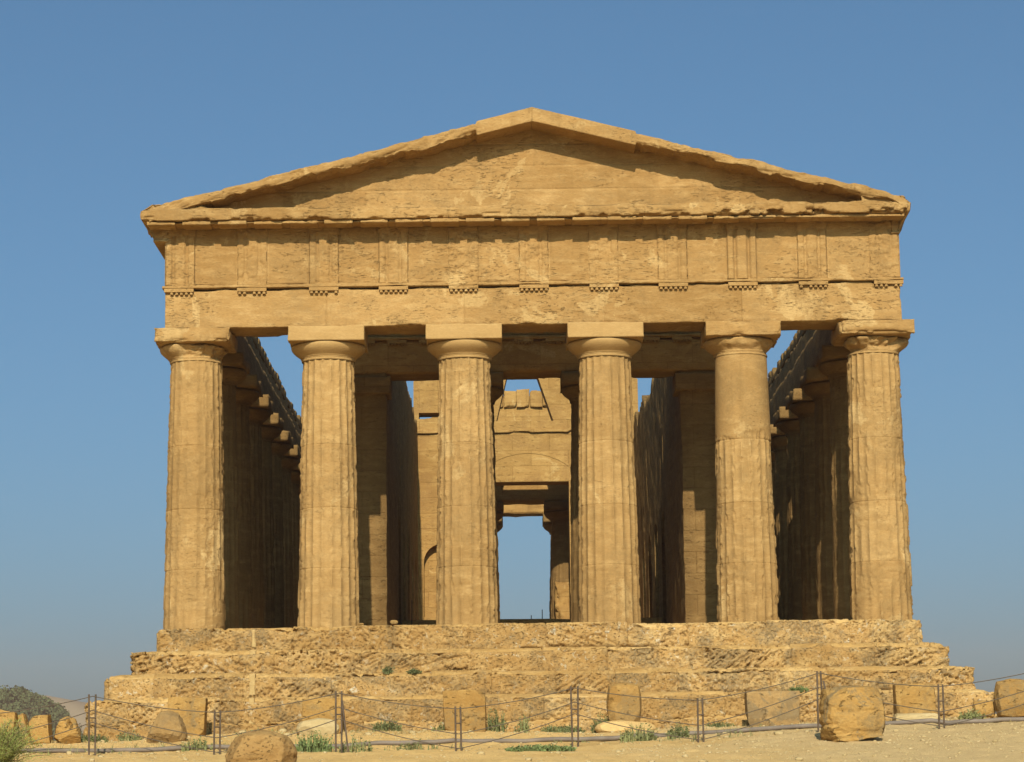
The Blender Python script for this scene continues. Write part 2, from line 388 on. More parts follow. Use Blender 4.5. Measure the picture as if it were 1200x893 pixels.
# ------------------------------------------------------------------ temple
T = empty('temple', (0, 0, -2.5))
tag(T, 'golden sandstone Doric temple, six fluted columns under a low pediment on worn steps', 'temple')
def part(o):      # the temple's Empty stands at its base, the meshes are in world metres
    o.matrix_parent_inverse = T.matrix_world.inverted() if False else Matrix.Translation((0, 0, 2.5))
    return o
class P_:         # parent handle that also offsets
    pass
_mesh0 = mesh
def mesh(name, V, faces, mat, parent=None, smooth=False, tint=None):
    o = _mesh0(name, V, faces, mat, parent, smooth, tint)
    if parent is T: part(o)
    return o

# --- steps
def step(z0, z1, hx, yf, yb, seed, wear, amp, pits, tread=0.09):
    lo, hi = np.array([-hx, yf, z0]), np.array([hx, yb, z1])
    rnd = random.Random(seed)
    jx = []; x = -hx + rnd.uniform(0.9, 1.7)
    while x < hx - 0.7: jx.append(x); x += rnd.uniform(1.1, 2.3)
    xs = lines(-hx, hx, 0.024, jx)
    ys = fade_lines(yf, yb, 0.03, 0.6, 0.9); zs = lines(z0, z1, 0.024)
    V, Q, N = gridbox(xs, ys, zs)
    e = edge_dist(V, lo, hi)
    N = soft_normals(V, lo, hi, 0.13)
    P = V + seed * 5.3
    bi = np.searchsorted(np.array(jx), V[:, 0])
    r = np.random.RandomState(seed); nb = len(jx) + 1
    ang = (r.uniform(0.25, 0.75, nb) * np.where(r.rand(nb) < 0.62, 1, -1)); off = r.uniform(-0.02, 0.03, nb); dens = r.uniform(0.15, 1.25, nb) * pits
    mid = (jx + [hx]); ctr = np.array([(a + b) / 2 for a, b in zip([-hx] + jx, mid)])
    dens = np.where(np.abs(ctr) < 0.9, dens * 0.3, dens)
    ca, sa = np.cos(ang[bi]), np.sin(ang[bi])
    al = V[:, 0] * ca + V[:, 2] * sa; ac = -V[:, 0] * sa + V[:, 2] * ca
    q = np.stack([al * 3.0, V[:, 1] * 4, ac * 23], 1) + seed
    stri = fbm(q, seed + 3, 3)
    d = -off[bi] * 1.0 - amp * 2 * fbm(P * 1.3, seed, 5) 
    d -= dens[bi] * 0.060 * sst(0.56, 0.64, stri) * sst(0.34, 0.52, fbm(P * 1.3, seed + 21, 4))
    d -= (0.35 + dens[bi]) * 0.065 * sst(0.58, 0.66, fbm(P * 17, seed + 8, 2)) * sst(0.34, 0.50, fbm(P * 1.7, seed + 27, 3))
    d += 0.012 * (fbm(P * 6, seed + 31, 4) - 0.5)
    d -= wear * (1 - sst(0, 0.17, e)) * (0.15 + 2.2 * sst(0.42, 0.72, fbm(P * 2.2, seed + 5, 5, 0.6)))
    d -= 0.16 * (1 - sst(0, 0.25, e)) * sst(0.60, 0.68, fbm(P * np.array([1.1, 1.1, 1.6]), seed + 51, 3))
    d -= joints_in(V, 0, jx, 0.045, 0.011)
    V0 = V; V = V + N * d[:, None]
    # the treads have worn to a slope and hold pale dust
    topv = np.abs(V0[:, 2] - z1) < 1e-6; ed = np.minimum(V0[:, 1] - yf, np.minimum(V0[:, 0] + hx, hx - V0[:, 0]))
    drop = tread * (1 - sst(0, 0.42, ed)) * (0.15 + 2.6 * np.clip(fbm(P * np.array([0.9, 0.9, 0.9]), seed + 41, 4) - 0.32, 0, 1)) + 0.05 * sst(0.5, 0.7, fbm(P * 2.6, seed + 43, 4)) * (1 - sst(0, 0.3, ed))
    V[:, 2] -= drop * sst(z1 - 0.16, z1, V0[:, 2])
    tq = topv[Q].all(axis=1)
    tn = r.uniform(-0.9, 0.9, nb)[bi] * 0.8
    o = mesh('step', V, Q, M['step'], T, False, tn)
    o.data.materials.append(M['tread']); o.data.polygons.foreach_set('material_index', tq.astype(np.int32)); o.data.update()
    return o
step(-0.70, 0.0, 8.46, -0.85, 38.75, 11, 0.045, 0.016, 0.6, 0.02)
step(-1.24, -0.53, 8.95, -1.28, 39.18, 12, 0.07, 0.022, 0.9)
step(-1.78, -1.05, 9.44, -1.72, 39.62, 13, 0.08, 0.024, 0.9)
step(-2.28, -1.57, 9.80, -2.12, 40.0, 14, 0.09, 0.026, 0.8)
o = step(-3.2, -2.07, 9.86, -2.20, 40.1, 15, 0.08, 0.03, 0.5); o.name = 'foundation'
# a run of pale mortar filling an old crack in the steps, left of the middle
for k, (za, zb, yy) in enumerate(((-0.52, -0.06, -0.80), (-1.05, -0.55, -1.22), (-1.57, -1.08, -1.66), (-2.2, -1.6, -2.06))):
    rough_box('mortar_fill', (-6.36 + 0.03 * k, yy - 0.035, za), (-6.20 + 0.03 * k, yy + 0.3, zb), 0.03, M['mortar'], T, seed=60 + k, amp=0.02, wear=0.03, wr=0.05)
rough_box('cella_floor', (-3.5, 11.6, -0.2), (3.5, 33.4, 0.98), 0.3, M['inner'], T, seed=31, amp=0.02, wear=0.02)

# --- columns
AX = [-7.68, -4.68, -1.59, 1.59, 4.68, 7.68]
PITCHY = 37.9 / 12
FY = [i * PITCHY for i in range(13)]
def shaft(seed, x=0, y=0, k=12, dz=0.026, rb=0.705, rtp=0.592, h=6.0, fd=0.048, ero=0.35, chips=0.03, smooth_top=None, left_smooth=0.0, rough=0.0028, local=False):
    th = np.linspace(0, 2 * math.pi, 20 * k, endpoint=False)
    joints = [1.27, 2.62, 4.05]
    zs = [-0.12] + list(np.arange(0, h + 1e-6, dz))
    if dz < 0.1:
        for jz in joints: zs = [z for z in zs if abs(z - jz) > 0.018] + [jz - 0.011, jz, jz + 0.011]
    zs = np.array(sorted(zs)); zs[-1] = h
    TH, Z = np.meshgrid(th, zs, indexing='ij'); sh = TH.shape; TH, Z = TH.ravel(), Z.ravel()
    t = np.clip(Z, 0, h) / h
    R = rb + (rtp - rb) * t + 0.012 * np.sin(math.pi * t)
    u = ((TH * 20 / (2 * math.pi) + 0.5) % 1) * 2 - 1; u = np.round(u, 6)
    C = np.stack([np.cos(TH), np.sin(TH), 0 * TH], 1)
    P = C * 0.65; P[:, 2] = Z; P = P + seed * 7.13
    big = fbm(P * np.array([1.5, 1.5, 0.7]), seed, 4)
    E = sst(0.62 - ero * 0.6, 0.80 - ero * 0.45, big)
    if smooth_top: E = np.maximum(E, sst(smooth_top - 0.07, smooth_top + 0.07, Z + 0.55 * (fbm(P * 2.5, 3, 4) - 0.5)) * 1.0)
    if left_smooth:    # flutes all but gone on the side that faces out and front
        E = np.maximum(E, left_smooth * sst(-0.2, 0.4, -C[:, 1] * 0.75 - C[:, 0] * 0.6 + (big - 0.5)))
    dep = fd * (R / rb) * (1 - u * u)
    r = R - dep * (1 - E) - fd * 0.55 * E
    if smooth_top: r += fd * 0.40 * sst(smooth_top - 0.07, smooth_top + 0.07, Z + 0.55 * (fbm(P * 2.5, 3, 4) - 0.5))
    arr = sst(0.55, 1.0, np.abs(u)) * (1 - E)
    r -= arr * chips * sst(0.46, 0.68, fbm(P * np.array([5, 5, 4.5]), seed + 4, 4, 0.6))
    keep = 1.0
    if smooth_top: keep = 1 - 0.85 * sst(smooth_top - 0.05, smooth_top + 0.05, Z)
    r -= rough * 2 * (fbm(P * np.array([6, 6, 10]), seed + 7, 4, 0.6) - 0.3) * keep
    r -= keep * 0.014 * sst(0.58, 0.70, fbm(P * np.array([7, 7, 17]), seed + 9, 3)) * (0.25 + E)
    r -= keep * 0.028 * sst(0.64, 0.78, fbm(P * np.array([2.2, 2.2, 3.5]), seed + 15, 5)) * (0.1 + ero)
    if dz < 0.1:
        g = 0
        for jz in joints: g = np.maximum(g, np.exp(-((Z - jz) / 0.006) ** 2))
        r -= 0.014 * g
    V = np.stack([r * np.cos(TH), r * np.sin(TH), Z], 1)
    na, nz = sh
    I, J = np.meshgrid(np.arange(na), np.arange(nz - 1), indexing='ij'); I, J = I.ravel(), J.ravel(); I2 = (I + 1) % na
    Q = np.stack([I * nz + J, I2 * nz + J, I2 * nz + J + 1, I * nz + J + 1], 1)
    if not local: V = V + np.array([x, y, 0])
    tn_ = np.random.RandomState(seed).uniform(-1, 1, 5)[np.searchsorted(joints, Z)] * 0.55
    shaft.tint = tn_
    return V, Q
def echinus(seed, x=0, y=0, rough=0.004, na=96, broken=0.0, r0=0.605, ra=0.85, z0=5.985, z1=6.352):
    pf = [(0, 0.0), (0.01, 0.03), (0.005, 0.05), (0.018, 0.055), (0.014, 0.075), (0.03, 0.08), (0.04, 0.10), (0.098, 0.145), (0.148, 0.187), (0.185, 0.225), (0.21, 0.262), (0.226, 0.30), (0.23, 0.33), (0.208, 0.362), (0.1, 0.367)]
    sx = (ra - r0) / 0.23; sz = (z1 - z0) / 0.367
    pr, pz = [r0 + a * sx for a, b in pf], [z0 + b * sz for a, b in pf]
    zz = np.interp(np.linspace(0, 14, 43), range(15), pz); rr = np.interp(np.linspace(0, 14, 43), range(15), pr)
    th = np.linspace(0, 2 * math.pi, na, endpoint=False)
    TH, I = np.meshgrid(th, np.arange(43), indexing='ij'); TH, I = TH.ravel(), I.ravel()
    R, Z = rr[I], zz[I]
    P = np.stack([np.cos(TH) * R, np.sin(TH) * R, Z], 1) + seed * 3.3
    R = R - rough * 2 * fbm(P * 4, seed, 4)
    if broken:
        bm = sst(0.38, 0.62, fbm(P * 1.6, seed + 2, 3) + 0.12 * (0 - np.sin(TH)))
        R = R - broken * bm * (0.5 + fbm(P * np.array([6, 6, 9]), seed + 6, 4)) * sst(5.98, 6.15, Z)
    V = np.stack([R * np.cos(TH) + x, R * np.sin(TH) + y, Z], 1)
    a, b = np.meshgrid(np.arange(na), np.arange(42), indexing='ij'); a, b = a.ravel(), b.ravel(); a2 = (a + 1) % na
    return V, np.stack([a * 43 + b, a2 * 43 + b, a2 * 43 + b + 1, a * 43 + b + 1], 1)
front = [dict(ero=0.10, left_smooth=0.42, chips=0.04), dict(ero=0.03, chips=0.03), dict(ero=0.10, chips=0.04), dict(ero=0.02, chips=0.022),
         dict(ero=0.14, chips=0.05, smooth_top=4.17), dict(ero=0.20, chips=0.055, rough=0.007)]
for n, (x, kw) in enumerate(zip(AX, front)):
    V, Q = shaft(101 + n, x, 0, **kw)
    c = mesh('column', V, Q, M['column'], T, False, shaft.tint)
    V, Q = echinus(121 + n, x, 0, broken=(0.20 if n == 0 else 0.24 if n == 5 else 0.10 if n == 4 else 0.0), rough=(0.02 if n in (0, 5) else 0.004))
    mesh('echinus', V, Q, M['smooth'] if n in (1, 2, 3) else M['column'], c, True)
    rough_box('abacus', (x - 0.86, -0.86, 6.35), (x + 0.86, 0.86, 6.70), 0.035, M['smooth'] if n in (1, 2, 3) else M['facade'], c, seed=141 + n,
              amp=0.004 if n in (1, 2, 3) else 0.014, wear=0.012 if n in (1, 2, 3) else (0.10 if n == 5 else 0.05), wr=0.12)
protos = []
for s in range(3):
    V, Q = shaft(161 + s, k=8, dz=0.12, ero=0.35 + 0.1 * s, chips=0.05, rough=0.016, local=True)
    V2, Q2 = echinus(171 + s, na=48, rough=0.01)
    protos.append((V, Q, V2, Q2))
pc = {}
def plain_column(x, y, s, name='column', sc=(1, 1, 1)):
    if s not in pc:
        V, Q, V2, Q2 = protos[s]
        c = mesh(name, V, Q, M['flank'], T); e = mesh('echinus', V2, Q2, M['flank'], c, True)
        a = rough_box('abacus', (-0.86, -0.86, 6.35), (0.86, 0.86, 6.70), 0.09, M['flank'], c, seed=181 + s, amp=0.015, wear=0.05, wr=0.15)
        pc[s] = (c, e, a)
    else:
        c0, e0, a0 = pc[s]
        c = c0.copy(); c.name = name; COL.objects.link(c)
        for k in (e0, a0):
            d = k.copy(); COL.objects.link(d); d.parent = c
    c.location = (x, y, 0); c.scale = sc
    c.rotation_euler = (0, 0, [0, 1, 2, 3][int(abs(y * 7.3 + x * 3.1)) % 4] * math.pi / 2)
    return c
k = 0
for y in FY[1:]:
    xs_ = AX if y == FY[-1] else (AX[0], AX[-1])
    for x in xs_: plain_column(x, y, k % 3); k += 1
for y in (5.35, 32.5):
    for x in (-1.47, 1.47): plain_column(x, y, k % 3, 'porch_column', (0.90, 0.90, 0.975)); k += 1

# --- front entablature
TX = [-8.0, -6.36, -4.74, -3.17, -1.59, 0.0, 1.58, 3.14, 4.71, 6.30, 8.0]
arch = rough_box('architrave', (-8.33, -0.63, 6.70), (8.29, 0.60, 7.60), (0.035, 0.2, 0.035), M['facade'], T, seed=201, amp=0.012, wear=0.035, wr=0.07, bed=0.006,
                 jx=(-4.68, -1.59, 1.59, 4.68), jd=0.035)
rough_box('taenia', (-8.39, -0.71, 7.603), (8.35, 0.58, 7.685), (0.04, 0.3, 0.02), M['facade'], arch, seed=203, amp=0.004, wear=0.02, wr=0.03)
for n, x in enumerate(TX):
    # a little board under the taenia with six pegs
    wv = 0.33
    V, Q = [], []
    def addbox(a, b):
        s = len(V)
        for zz in (a[2], b[2]):
            for (xx, yy) in ((a[0], a[1]), (b[0], a[1]), (b[0], b[1]), (a[0], b[1])): V.append((xx, yy, zz))
        for f in ((0, 3, 2, 1), (4, 5, 6, 7), (0, 1, 5, 4), (1, 2, 6, 5), (2, 3, 7, 6), (3, 0, 4, 7)): Q.append(tuple(s + q for q in f))
    addbox((x - wv, -0.705, 7.525), (x + wv, -0.6, 7.602))
    rg = mesh('regula', V, Q, M['facade'], arch)
    for p in range(6):
        if (n * 7 + p * 5) % 17 == 0: continue
        px = x - wv + 0.055 + p * (2 * wv - 0.11) / 5
        a = np.linspace(0, 2 * math.pi, 8, endpoint=False)
        s = len(V)
        for zz, rr in ((7.53, 0.030), (7.468, 0.040)):
            for q in a: V.append((px + rr * math.cos(q), -0.662 + rr * math.sin(q), zz))
        for q in range(8): Q.append((s + q, s + 8 + q, s + 8 + (q + 1) % 8, s + (q + 1) % 8))
        Q.append(tuple(s + 8 + q for q in range(7, -1, -1)))
    bpy.data.objects.remove(rg); rg = mesh('regula', V, Q, M['facade'], arch)
fr = rough_box('frieze', (-8.31, -0.60, 7.66), (8.27, 0.55, 9.06), (0.04, 0.25, 0.04), M['facade'], T, seed=211, amp=0.012, wear=0.03, wr=0.06, bed=0.01,
               jx=tuple(v for t_ in TX[1:-1] for v in (t_ - 0.36, t_ + 0.36)), jd=0.006)
def triglyph(x, seed, ero):
    wv = 0.345; lo, hi = np.array([x - wv, -0.65, 7.69]), np.array([x + wv, -0.5, 9.04])
    V, Q, N = gridbox(lines(x - wv, x + wv, 0.0173), np.linspace(-0.65, -0.5, 4), lines(7.69, 9.04, 0.03))
    e = edge_dist(V, lo, hi); P = V + seed
    u = (V[:, 0] - x + wv) / (2 * wv)
    g = 0
    for c in (0.28, 0.72): g = np.maximum(g, np.clip(1 - np.abs(u - c) / 0.085, 0, 1))
    for c in (0.0, 1.0): g = np.maximum(g, 0.8 * np.clip(1 - np.abs(u - c) / 0.05, 0, 1))
    g = g * (V[:, 2] < 8.86)
    m = ero * (0.6 + 0.8 * fbm(P * 1.5, seed, 3)); m = np.clip(m, 0, 1)
    frontm = (N[:, 1] < -0.3) * 1.0
    d = -frontm * (g * 0.08 * (1 - 0.88 * m) + m * 0.045 * fbm(P * np.array([3, 3, 5]), seed + 3, 4) + 0.02 * ero) - 0.02 * (1 - sst(0, 0.04, e)) * fbm(P * 5, seed, 3)
    d -= frontm * 0.04 * ero * sst(0.55, 0.68, fbm(P * np.array([6, 6, 14]), seed + 8, 3))
    return mesh('triglyph', V + N * d[:, None] * np.array([0.4, 1, 0.4]), Q, M['facade'], fr)
for n, x in enumerate(TX): triglyph(x if 0 < n < 10 else x + (0.012 if n == 0 else -0.06), 220 + n, [0.38, 0.65, 0.52, 0.50, 0.9, 0.58, 0.75, 0.5, 0.06, 0.5, 0.8][n])

# --- horizontal cornice, mutules
def ragged(seed, left_ok):
    def f(V, N):
        P = V * np.array([1, 0.4, 1]) + seed
        ft = sst(-1.0, -1.25, V[:, 1])
        rag = sst(0.45, 0.66, fbm(P * np.array([2.2, 1, 2.6]), seed, 5, 0.6))
        right = sst(3.5, 5.5, V[:, 0])
        k = 0.03 + 0.16 * right
        V = V.copy()
        V[:, 1] += ft * rag * k * (0.4 + sst(9.22, 9.05, V[:, 2]))
        V[:, 2] += (V[:, 2] < 9.15) * ft * rag * (0.035 + 0.08 * right)
        # the right-hand end hangs lower in broken lumps
        V[:, 2] -= (V[:, 2] < 9.15) * (sst(7.6, 8.4, V[:, 0]) * -0.08 * rag)
        return V
    return f
cor = rough_box('cornice', (-8.82, -1.28, 9.035), (8.50, 0.52, 9.33), (0.03, 0.12, 0.03), M['facade'], T, seed=231, amp=0.012, wear=0.05, wr=0.07, post=ragged(5, True),
                jx=(-6.3, -4.1, -1.9, 0.35, 2.5, 4.75, 6.3), jd=0.02)
rough_box('soffit', (-8.5, -1.165, 8.965), (8.35, -0.6, 9.05), (0.04, 0.08, 0.03), M['facade'], cor, seed=249, amp=0.02, wear=0.03, wr=0.05)
mx = -8.35; n = 0
rnd = random.Random(8)
while mx < 8.3:
    wl = 0.325
    if not (n in (4, 13, 17, 19)) or True:
        y0 = -1.22 + (rnd.uniform(0.0, 0.05)) + (0.12 if mx > 5 else 0) * rnd.random()
        rough_box('mutule', (mx - wl, y0, 8.95), (mx + wl, -0.66, 9.045), (0.03, 0.06, 0.03), M['facade'], cor, seed=250 + n, amp=0.008, wear=0.02 + 0.05 * (mx > 4), wr=0.05)
    mx += 0.795; n += 1

# --- pediment
SLOPE = 0.2515
tp = prism('tympanum_core', [(-8.2, 9.2), (8.0, 9.2), (8.0, 9.35), (0, 11.30), (-8.2, 9.3)], -0.35, 0.5, 'y', M['facade'], T); tp.name = 'tympanum_backing'
def tymp_post(V, N):
    V = V.copy(); V[:, 2] = np.minimum(V[:, 2], 11.38 - SLOPE * np.abs(V[:, 0]) ); return V
rough_box('tympanum', (-7.8, -0.50, 9.25), (7.8, -0.34, 11.40), (0.05, 0.08, 0.05), M['facade'], T, seed=261, amp=0.012, wear=0.0, bed=0.008, jz=(9.86, 10.42, 10.92), jd=0.014, post=tymp_post)
def rake(sgn, seed):
    L = 8.62 if sgn < 0 else 8.42
    def post(V, N):
        V = V.copy(); x = V[:, 0]
        P = np.stack([x * 1.0 + seed, V[:, 1] * 0.5, V[:, 2]], 1)
        new = sst(1.28, 1.24, x) if sgn < 0 else sst(2.36, 2.32, x)       # the restored top length, sharp edged
        old = 1 - new
        low = sst(0.17, 0.0, V[:, 2])
        rag = fbm(P * np.array([4, 3, 4]), seed + 1, 4)
        st = np.floor(fbm(np.stack([x * 0.9 + seed, 0 * x, 0 * x], 1), seed + 40, 2) * 7) / 7
        V[:, 2] += low * old * (0.02 + 0.16 * (st - 0.35) + 0.05 * sst(0.42, 0.75, rag) + (0.07 * sst(4, 8, x) if sgn > 0 else 0))
        V[:, 2] -= sst(0.17, 0.34, V[:, 2]) * old * (0.015 + 0.03 * sst(0.4, 0.7, fbm(P * np.array([2.5, 1, 2]) + 9, seed + 2, 4)))
        V[:, 1] += (V[:, 1] < -1.0) * old * 0.06 * sst(0.4, 0.7, fbm(P * 2.5 + 4, seed + 3, 4)) * (0.4 + low)
        V[:, 2] += 11.25 - SLOPE * x
        end = sst(L - 0.5, L, x)
        V[:, 2] -= end * 0.10
        V[:, 0] = x * sgn
        return V
    lo, hi = np.array([0.0, -1.25, 0.0]), np.array([L, 0.52, 0.33])
    V, Q, N = gridbox(lines(0, L, 0.025), fade_lines(-1.25, 0.52, 0.05, 0.4, 0.25), lines(0, 0.33, 0.03))
    e = edge_dist(V, lo, hi); P = V + seed
    N = soft_normals(V, lo, hi, 0.09)
    newm = V[:, 0] < (1.26 if sgn < 0 else 2.34)
    d = -0.01 * fbm(P * 2, seed, 5) * np.where(newm, 0.3, 1.8) - np.where(newm, 0.006, 0.04) * (1 - sst(0, 0.09, e)) * sst(0.3, 0.7, fbm(P * 3, seed + 4, 4)) * (V[:, 0] > 0.02)
    d -= np.where(newm, 0, 0.03) * sst(0.55, 0.7, fbm(P * np.array([3, 3, 9]), seed + 6, 4))
    V = post(V + N * d[:, None] * np.where(V[:, :1] < 0.01, 0, 1), N)
    if sgn < 0: Q = Q[:, ::-1]
    return mesh('raking_cornice', V, Q, M['facade'], T)
rake(-1, 271); rake(1, 281)
# rubble that fills the narrow corners of the gable
rough_box('corner_fill', (-8.6, -1.18, 9.25), (-6.9, 0.4, 9.56), 0.05, M['facade'], T, seed=291, amp=0.03, wear=0.1, wr=0.2,
          post=lambda V, N: np.stack([V[:, 0], V[:, 1] + 0.25 * sst(-7.6, -6.9, V[:, 0]), 9.25 + (V[:, 2] - 9.25) * (1 - 0.75 * sst(-7.9, -6.9, V[:, 0])) * sst(-8.75, -8.2, V[:, 0])], 1))
rough_box('corner_fill', (7.35, -1.15, 9.25), (8.45, 0.4, 9.50), 0.05, M['facade'], T, seed=292, amp=0.04, wear=0.12, wr=0.2)

# --- flanks: architrave, thin outer frieze, broken cornice with toothed top
def slab(name, ys, zb, zt, xa, xb, nv, mat, parent, seed, amp, freq=1.5):
    """wall along y with given bottom and top edges; both faces roughened"""
    n = len(ys); v = np.linspace(0, 1, nv + 1)
    Zs = zb[:, None] + (zt - zb)[:, None] * v[None, :]
    Y = np.repeat(ys[:, None], nv + 1, 1)
    def face(x, s):
        P = np.stack([np.full(Y.size, x), Y.ravel(), Zs.ravel()], 1)
        d = fbm(P * freq + seed, seed, 5) - 0.5 + 0.5 * (fbm(P * freq * 4 + seed, seed + 1, 4) - 0.5)
        P[:, 0] += s * amp * 2 * d
        return P
    A, B = face(xa, -1), face(xb, 1); m = nv + 1
    i, j = np.meshgrid(np.arange(n - 1), np.arange(nv), indexing='ij'); i, j = i.ravel(), j.ravel()
    q = np.stack([i * m + j, i * m + j + 1, (i + 1) * m + j + 1, (i + 1) * m + j], 1)
    off = n * m; Q = [q[:, ::-1], q + off]
    i = np.arange(n - 1)
    Q.append(np.stack([i * m + nv, (i + 1) * m + nv, (i + 1) * m + nv + off, i * m + nv + off], 1)[:, ::-1] * 1)
    Q.append(np.stack([i * m, i * m + off, (i + 1) * m + off, (i + 1) * m], 1)[:, ::-1] * 1)
    j = np.arange(nv)
    Q.append(np.stack([j, j + 1, j + 1 + off, j + off], 1)); e = (n - 1) * m
    Q.append(np.stack([e + j, e + j + off, e + j + 1 + off, e + j + 1], 1))
    o = mesh(name, np.concatenate([A, B]), np.concatenate(Q), mat, parent)
    import bmesh
    bm = bmesh.new(); bm.from_mesh(o.data); bmesh.ops.recalc_face_normals(bm, faces=bm.faces); bm.to_mesh(o.data); bm.free()
    return o
for s in (-1, 1):
    fx = (-8.33, -7.08) if s < 0 else (7.06, 8.29)
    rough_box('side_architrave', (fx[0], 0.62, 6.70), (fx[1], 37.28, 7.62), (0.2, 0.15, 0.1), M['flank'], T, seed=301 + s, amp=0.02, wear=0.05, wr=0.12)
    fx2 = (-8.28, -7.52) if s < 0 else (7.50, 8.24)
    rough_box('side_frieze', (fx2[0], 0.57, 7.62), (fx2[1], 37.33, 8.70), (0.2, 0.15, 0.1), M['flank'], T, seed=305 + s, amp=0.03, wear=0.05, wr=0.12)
    # cornice profile swept along the flank, the end seen from the front as a bulging corner
    ys = []; zt = []; y = -1.0; rnd = random.Random(20 + s)
    while y < 38.8:
        hh = 9.02 + rnd.choice([0, 0, -0.04, 0.05, -0.12]) + rnd.uniform(-0.06, 0.05)
        ys += [y, y + 0.60, y + 0.62]; zt += [hh, hh + rnd.uniform(-0.03, 0.03), 8.84]
        ys += [y + 0.83]; zt += [8.84 + rnd.uniform(0, 0.03)]
        y += 0.85
    ys, zt = np.array(ys), np.array(zt)
    for i in range(1, len(ys)):
        if ys[i] <= ys[i - 1]: ys[i] = ys[i - 1] + 0.004
    xa, xb = (-8.55, -7.55) if s < 0 else (7.53, 8.40)
    ys2 = ys[ys > 0.7]; zt2 = zt[ys > 0.7]
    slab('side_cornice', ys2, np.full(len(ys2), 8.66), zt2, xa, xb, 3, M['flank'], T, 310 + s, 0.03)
    V, Q, N = gridbox(lines(0, 0.62, 0.04), fade_lines(-1.22, 1.6, 0.05, 0.4, 0.25), lines(0, 0.78, 0.04))
    X, Z = V[:, 0].copy(), V[:, 2].copy()
    # cross-section of the corner geison: narrow foot, wide brow
    wx = np.interp(Z, [0, 0.06, 0.42, 0.58, 0.78], [0.34, 0.36, 0.60, 0.60, 0.28] if s < 0 else [0.20, 0.26, 0.40, 0.42, 0.16])
    x0 = 8.25 if s < 0 else 8.10
    V[:, 0] = s * (x0 + X / 0.62 * wx); V[:, 2] = 8.70 + Z
    P = V + 17 * s
    N[:, 0] *= s
    V += N * (-(0.12 if s < 0 else 0.18) * fbm(P * 3.2, 320 + s, 5, 0.6) * sst(0.0, 0.1, Z))[:, None]
    V[:, 1] += 0.55 * sst(0.40, 0.30, Z)
    mesh('corner_block', V, Q if s > 0 else Q[:, ::-1], M['facade'], T)

# --- rear front
rough_box('rear_architrave', (-8.33, 37.3, 6.70), (8.29, 38.53, 7.62), (0.15, 0.2, 0.1), M['inner'], T, seed=331, amp=0.015, wear=0.03)
rough_box('rear_frieze', (-8.30, 37.34, 7.62), (8.26, 38.50, 9.06), (0.15, 0.2, 0.1), M['inner'], T, seed=332, amp=0.02, wear=0.03)
rough_box('rear_cornice', (-8.8, 37.36, 9.06), (8.6, 39.1, 9.34), (0.15, 0.2, 0.08), M['inner'], T, seed=333, amp=0.03, wear=0.06)
rp = []
rnd = random.Random(5)
for sx in (-1, 1):
    pts_ = []
    x = 0.0
    while x < 8.2:
        pts_.append((sx * x, 11.28 - 0.2515 * x + rnd.uniform(-0.05, 0.03))); 
        x2 = x + rnd.uniform(0.35, 0.8); pts_.append((sx * (x2 - 0.01), 11.28 - 0.2515 * x2 + rnd.uniform(-0.06, 0.0))); x = x2
    rp.append(pts_)
poly = [(-8.3, 9.32)] + rp[0][::-1] + rp[1][1:] + [(8.3, 9.32)]
prism('rear_tympanum', poly, 37.45, 38.4, 'y', M['inner'], T)
for x, hgt, wd_ in ((-1.32, 11.02, 0.24), (-0.88, 11.25, 0.25), (-0.42, 11.39, 0.26), (0.06, 11.44, 0.27), (0.55, 11.38, 0.26), (1.0, 11.24, 0.25), (1.42, 11.03, 0.24)):
    rough_box('gable_stone', (x - wd_, 37.28, 10.7), (x + wd_, 38.3, hgt), 0.06, M['inner'], T, seed=int(340 + x * 10), amp=0.03, wear=0.06)

# --- cella: two long walls with arches, both porches, cross wall with the door
def cella_wall(s):
    yb0, yb1 = 4.82, 33.1
    arches = [(12.6 + i * 3.28, 0.68) for i in range(6)]      # centre, half width
    ys, zb, zt = [], [], []
    def top(y, seed=0):
        base = 8.1 + 0.02 * (y - 10) if s > 0 else 8.45 + 0.012 * (y - 10)
        if y < 8.2: return 7.9
        return base
    allb = []
    y = yb0
    marks = sorted([c - h for c, h in arches] + [c + h for c, h in arches])
    grid = list(np.arange(yb0, yb1, 0.09)) + [yb1]
    for c, h in arches:
        grid = [g for g in grid if abs(g - (c - h)) > 0.03 and abs(g - (c + h)) > 0.03]
        grid += [c - h - 0.001, c - h + 0.001, c + h - 0.001, c + h + 0.001]
    grid = np.array(sorted(grid))
    zb = np.full(len(grid), -0.05)
    for c, h in arches:
        inn = np.abs(grid - c) < h
        zb = np.where(inn, 3.25 + np.sqrt(np.clip(h * h - (grid - c) ** 2, 0, None)), zb)
    zt = np.array([top(g) for g in grid])
    pn = np.stack([grid * 0.9, grid * 0 + s * 4, grid * 0], 1)
    zt = zt + (np.floor(fbm(pn, 77 + s, 4) * 9) / 9 - 0.5) * (1.1 if s > 0 else 0.5) + (fbm(pn * 5, 79, 3) - 0.5) * 0.25
    xin = 3.60
    xa, xb = ((-4.45, -xin) if s < 0 else (xin + 0.04, 4.50))
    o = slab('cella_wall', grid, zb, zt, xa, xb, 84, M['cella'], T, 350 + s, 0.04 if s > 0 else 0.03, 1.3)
    rough_box('anta_capital', ((-4.52 if s < 0 else 3.50), 4.74, 6.02), ((-3.48 if s < 0 else 4.56), 5.8, 6.48), 0.06, M['cella'], o, seed=360 + s, amp=0.008, wear=0.02)
    for zz in (1.5, 2.8):
        pass
    return o
cella_wall(-1); cella_wall(1)
pa = rough_box('porch_architrave', (-4.5, 4.78, 6.53), (4.55, 5.95, 7.36), (0.06, 0.2, 0.06), M['inner'], T, seed=371, amp=0.01, wear=0.03)
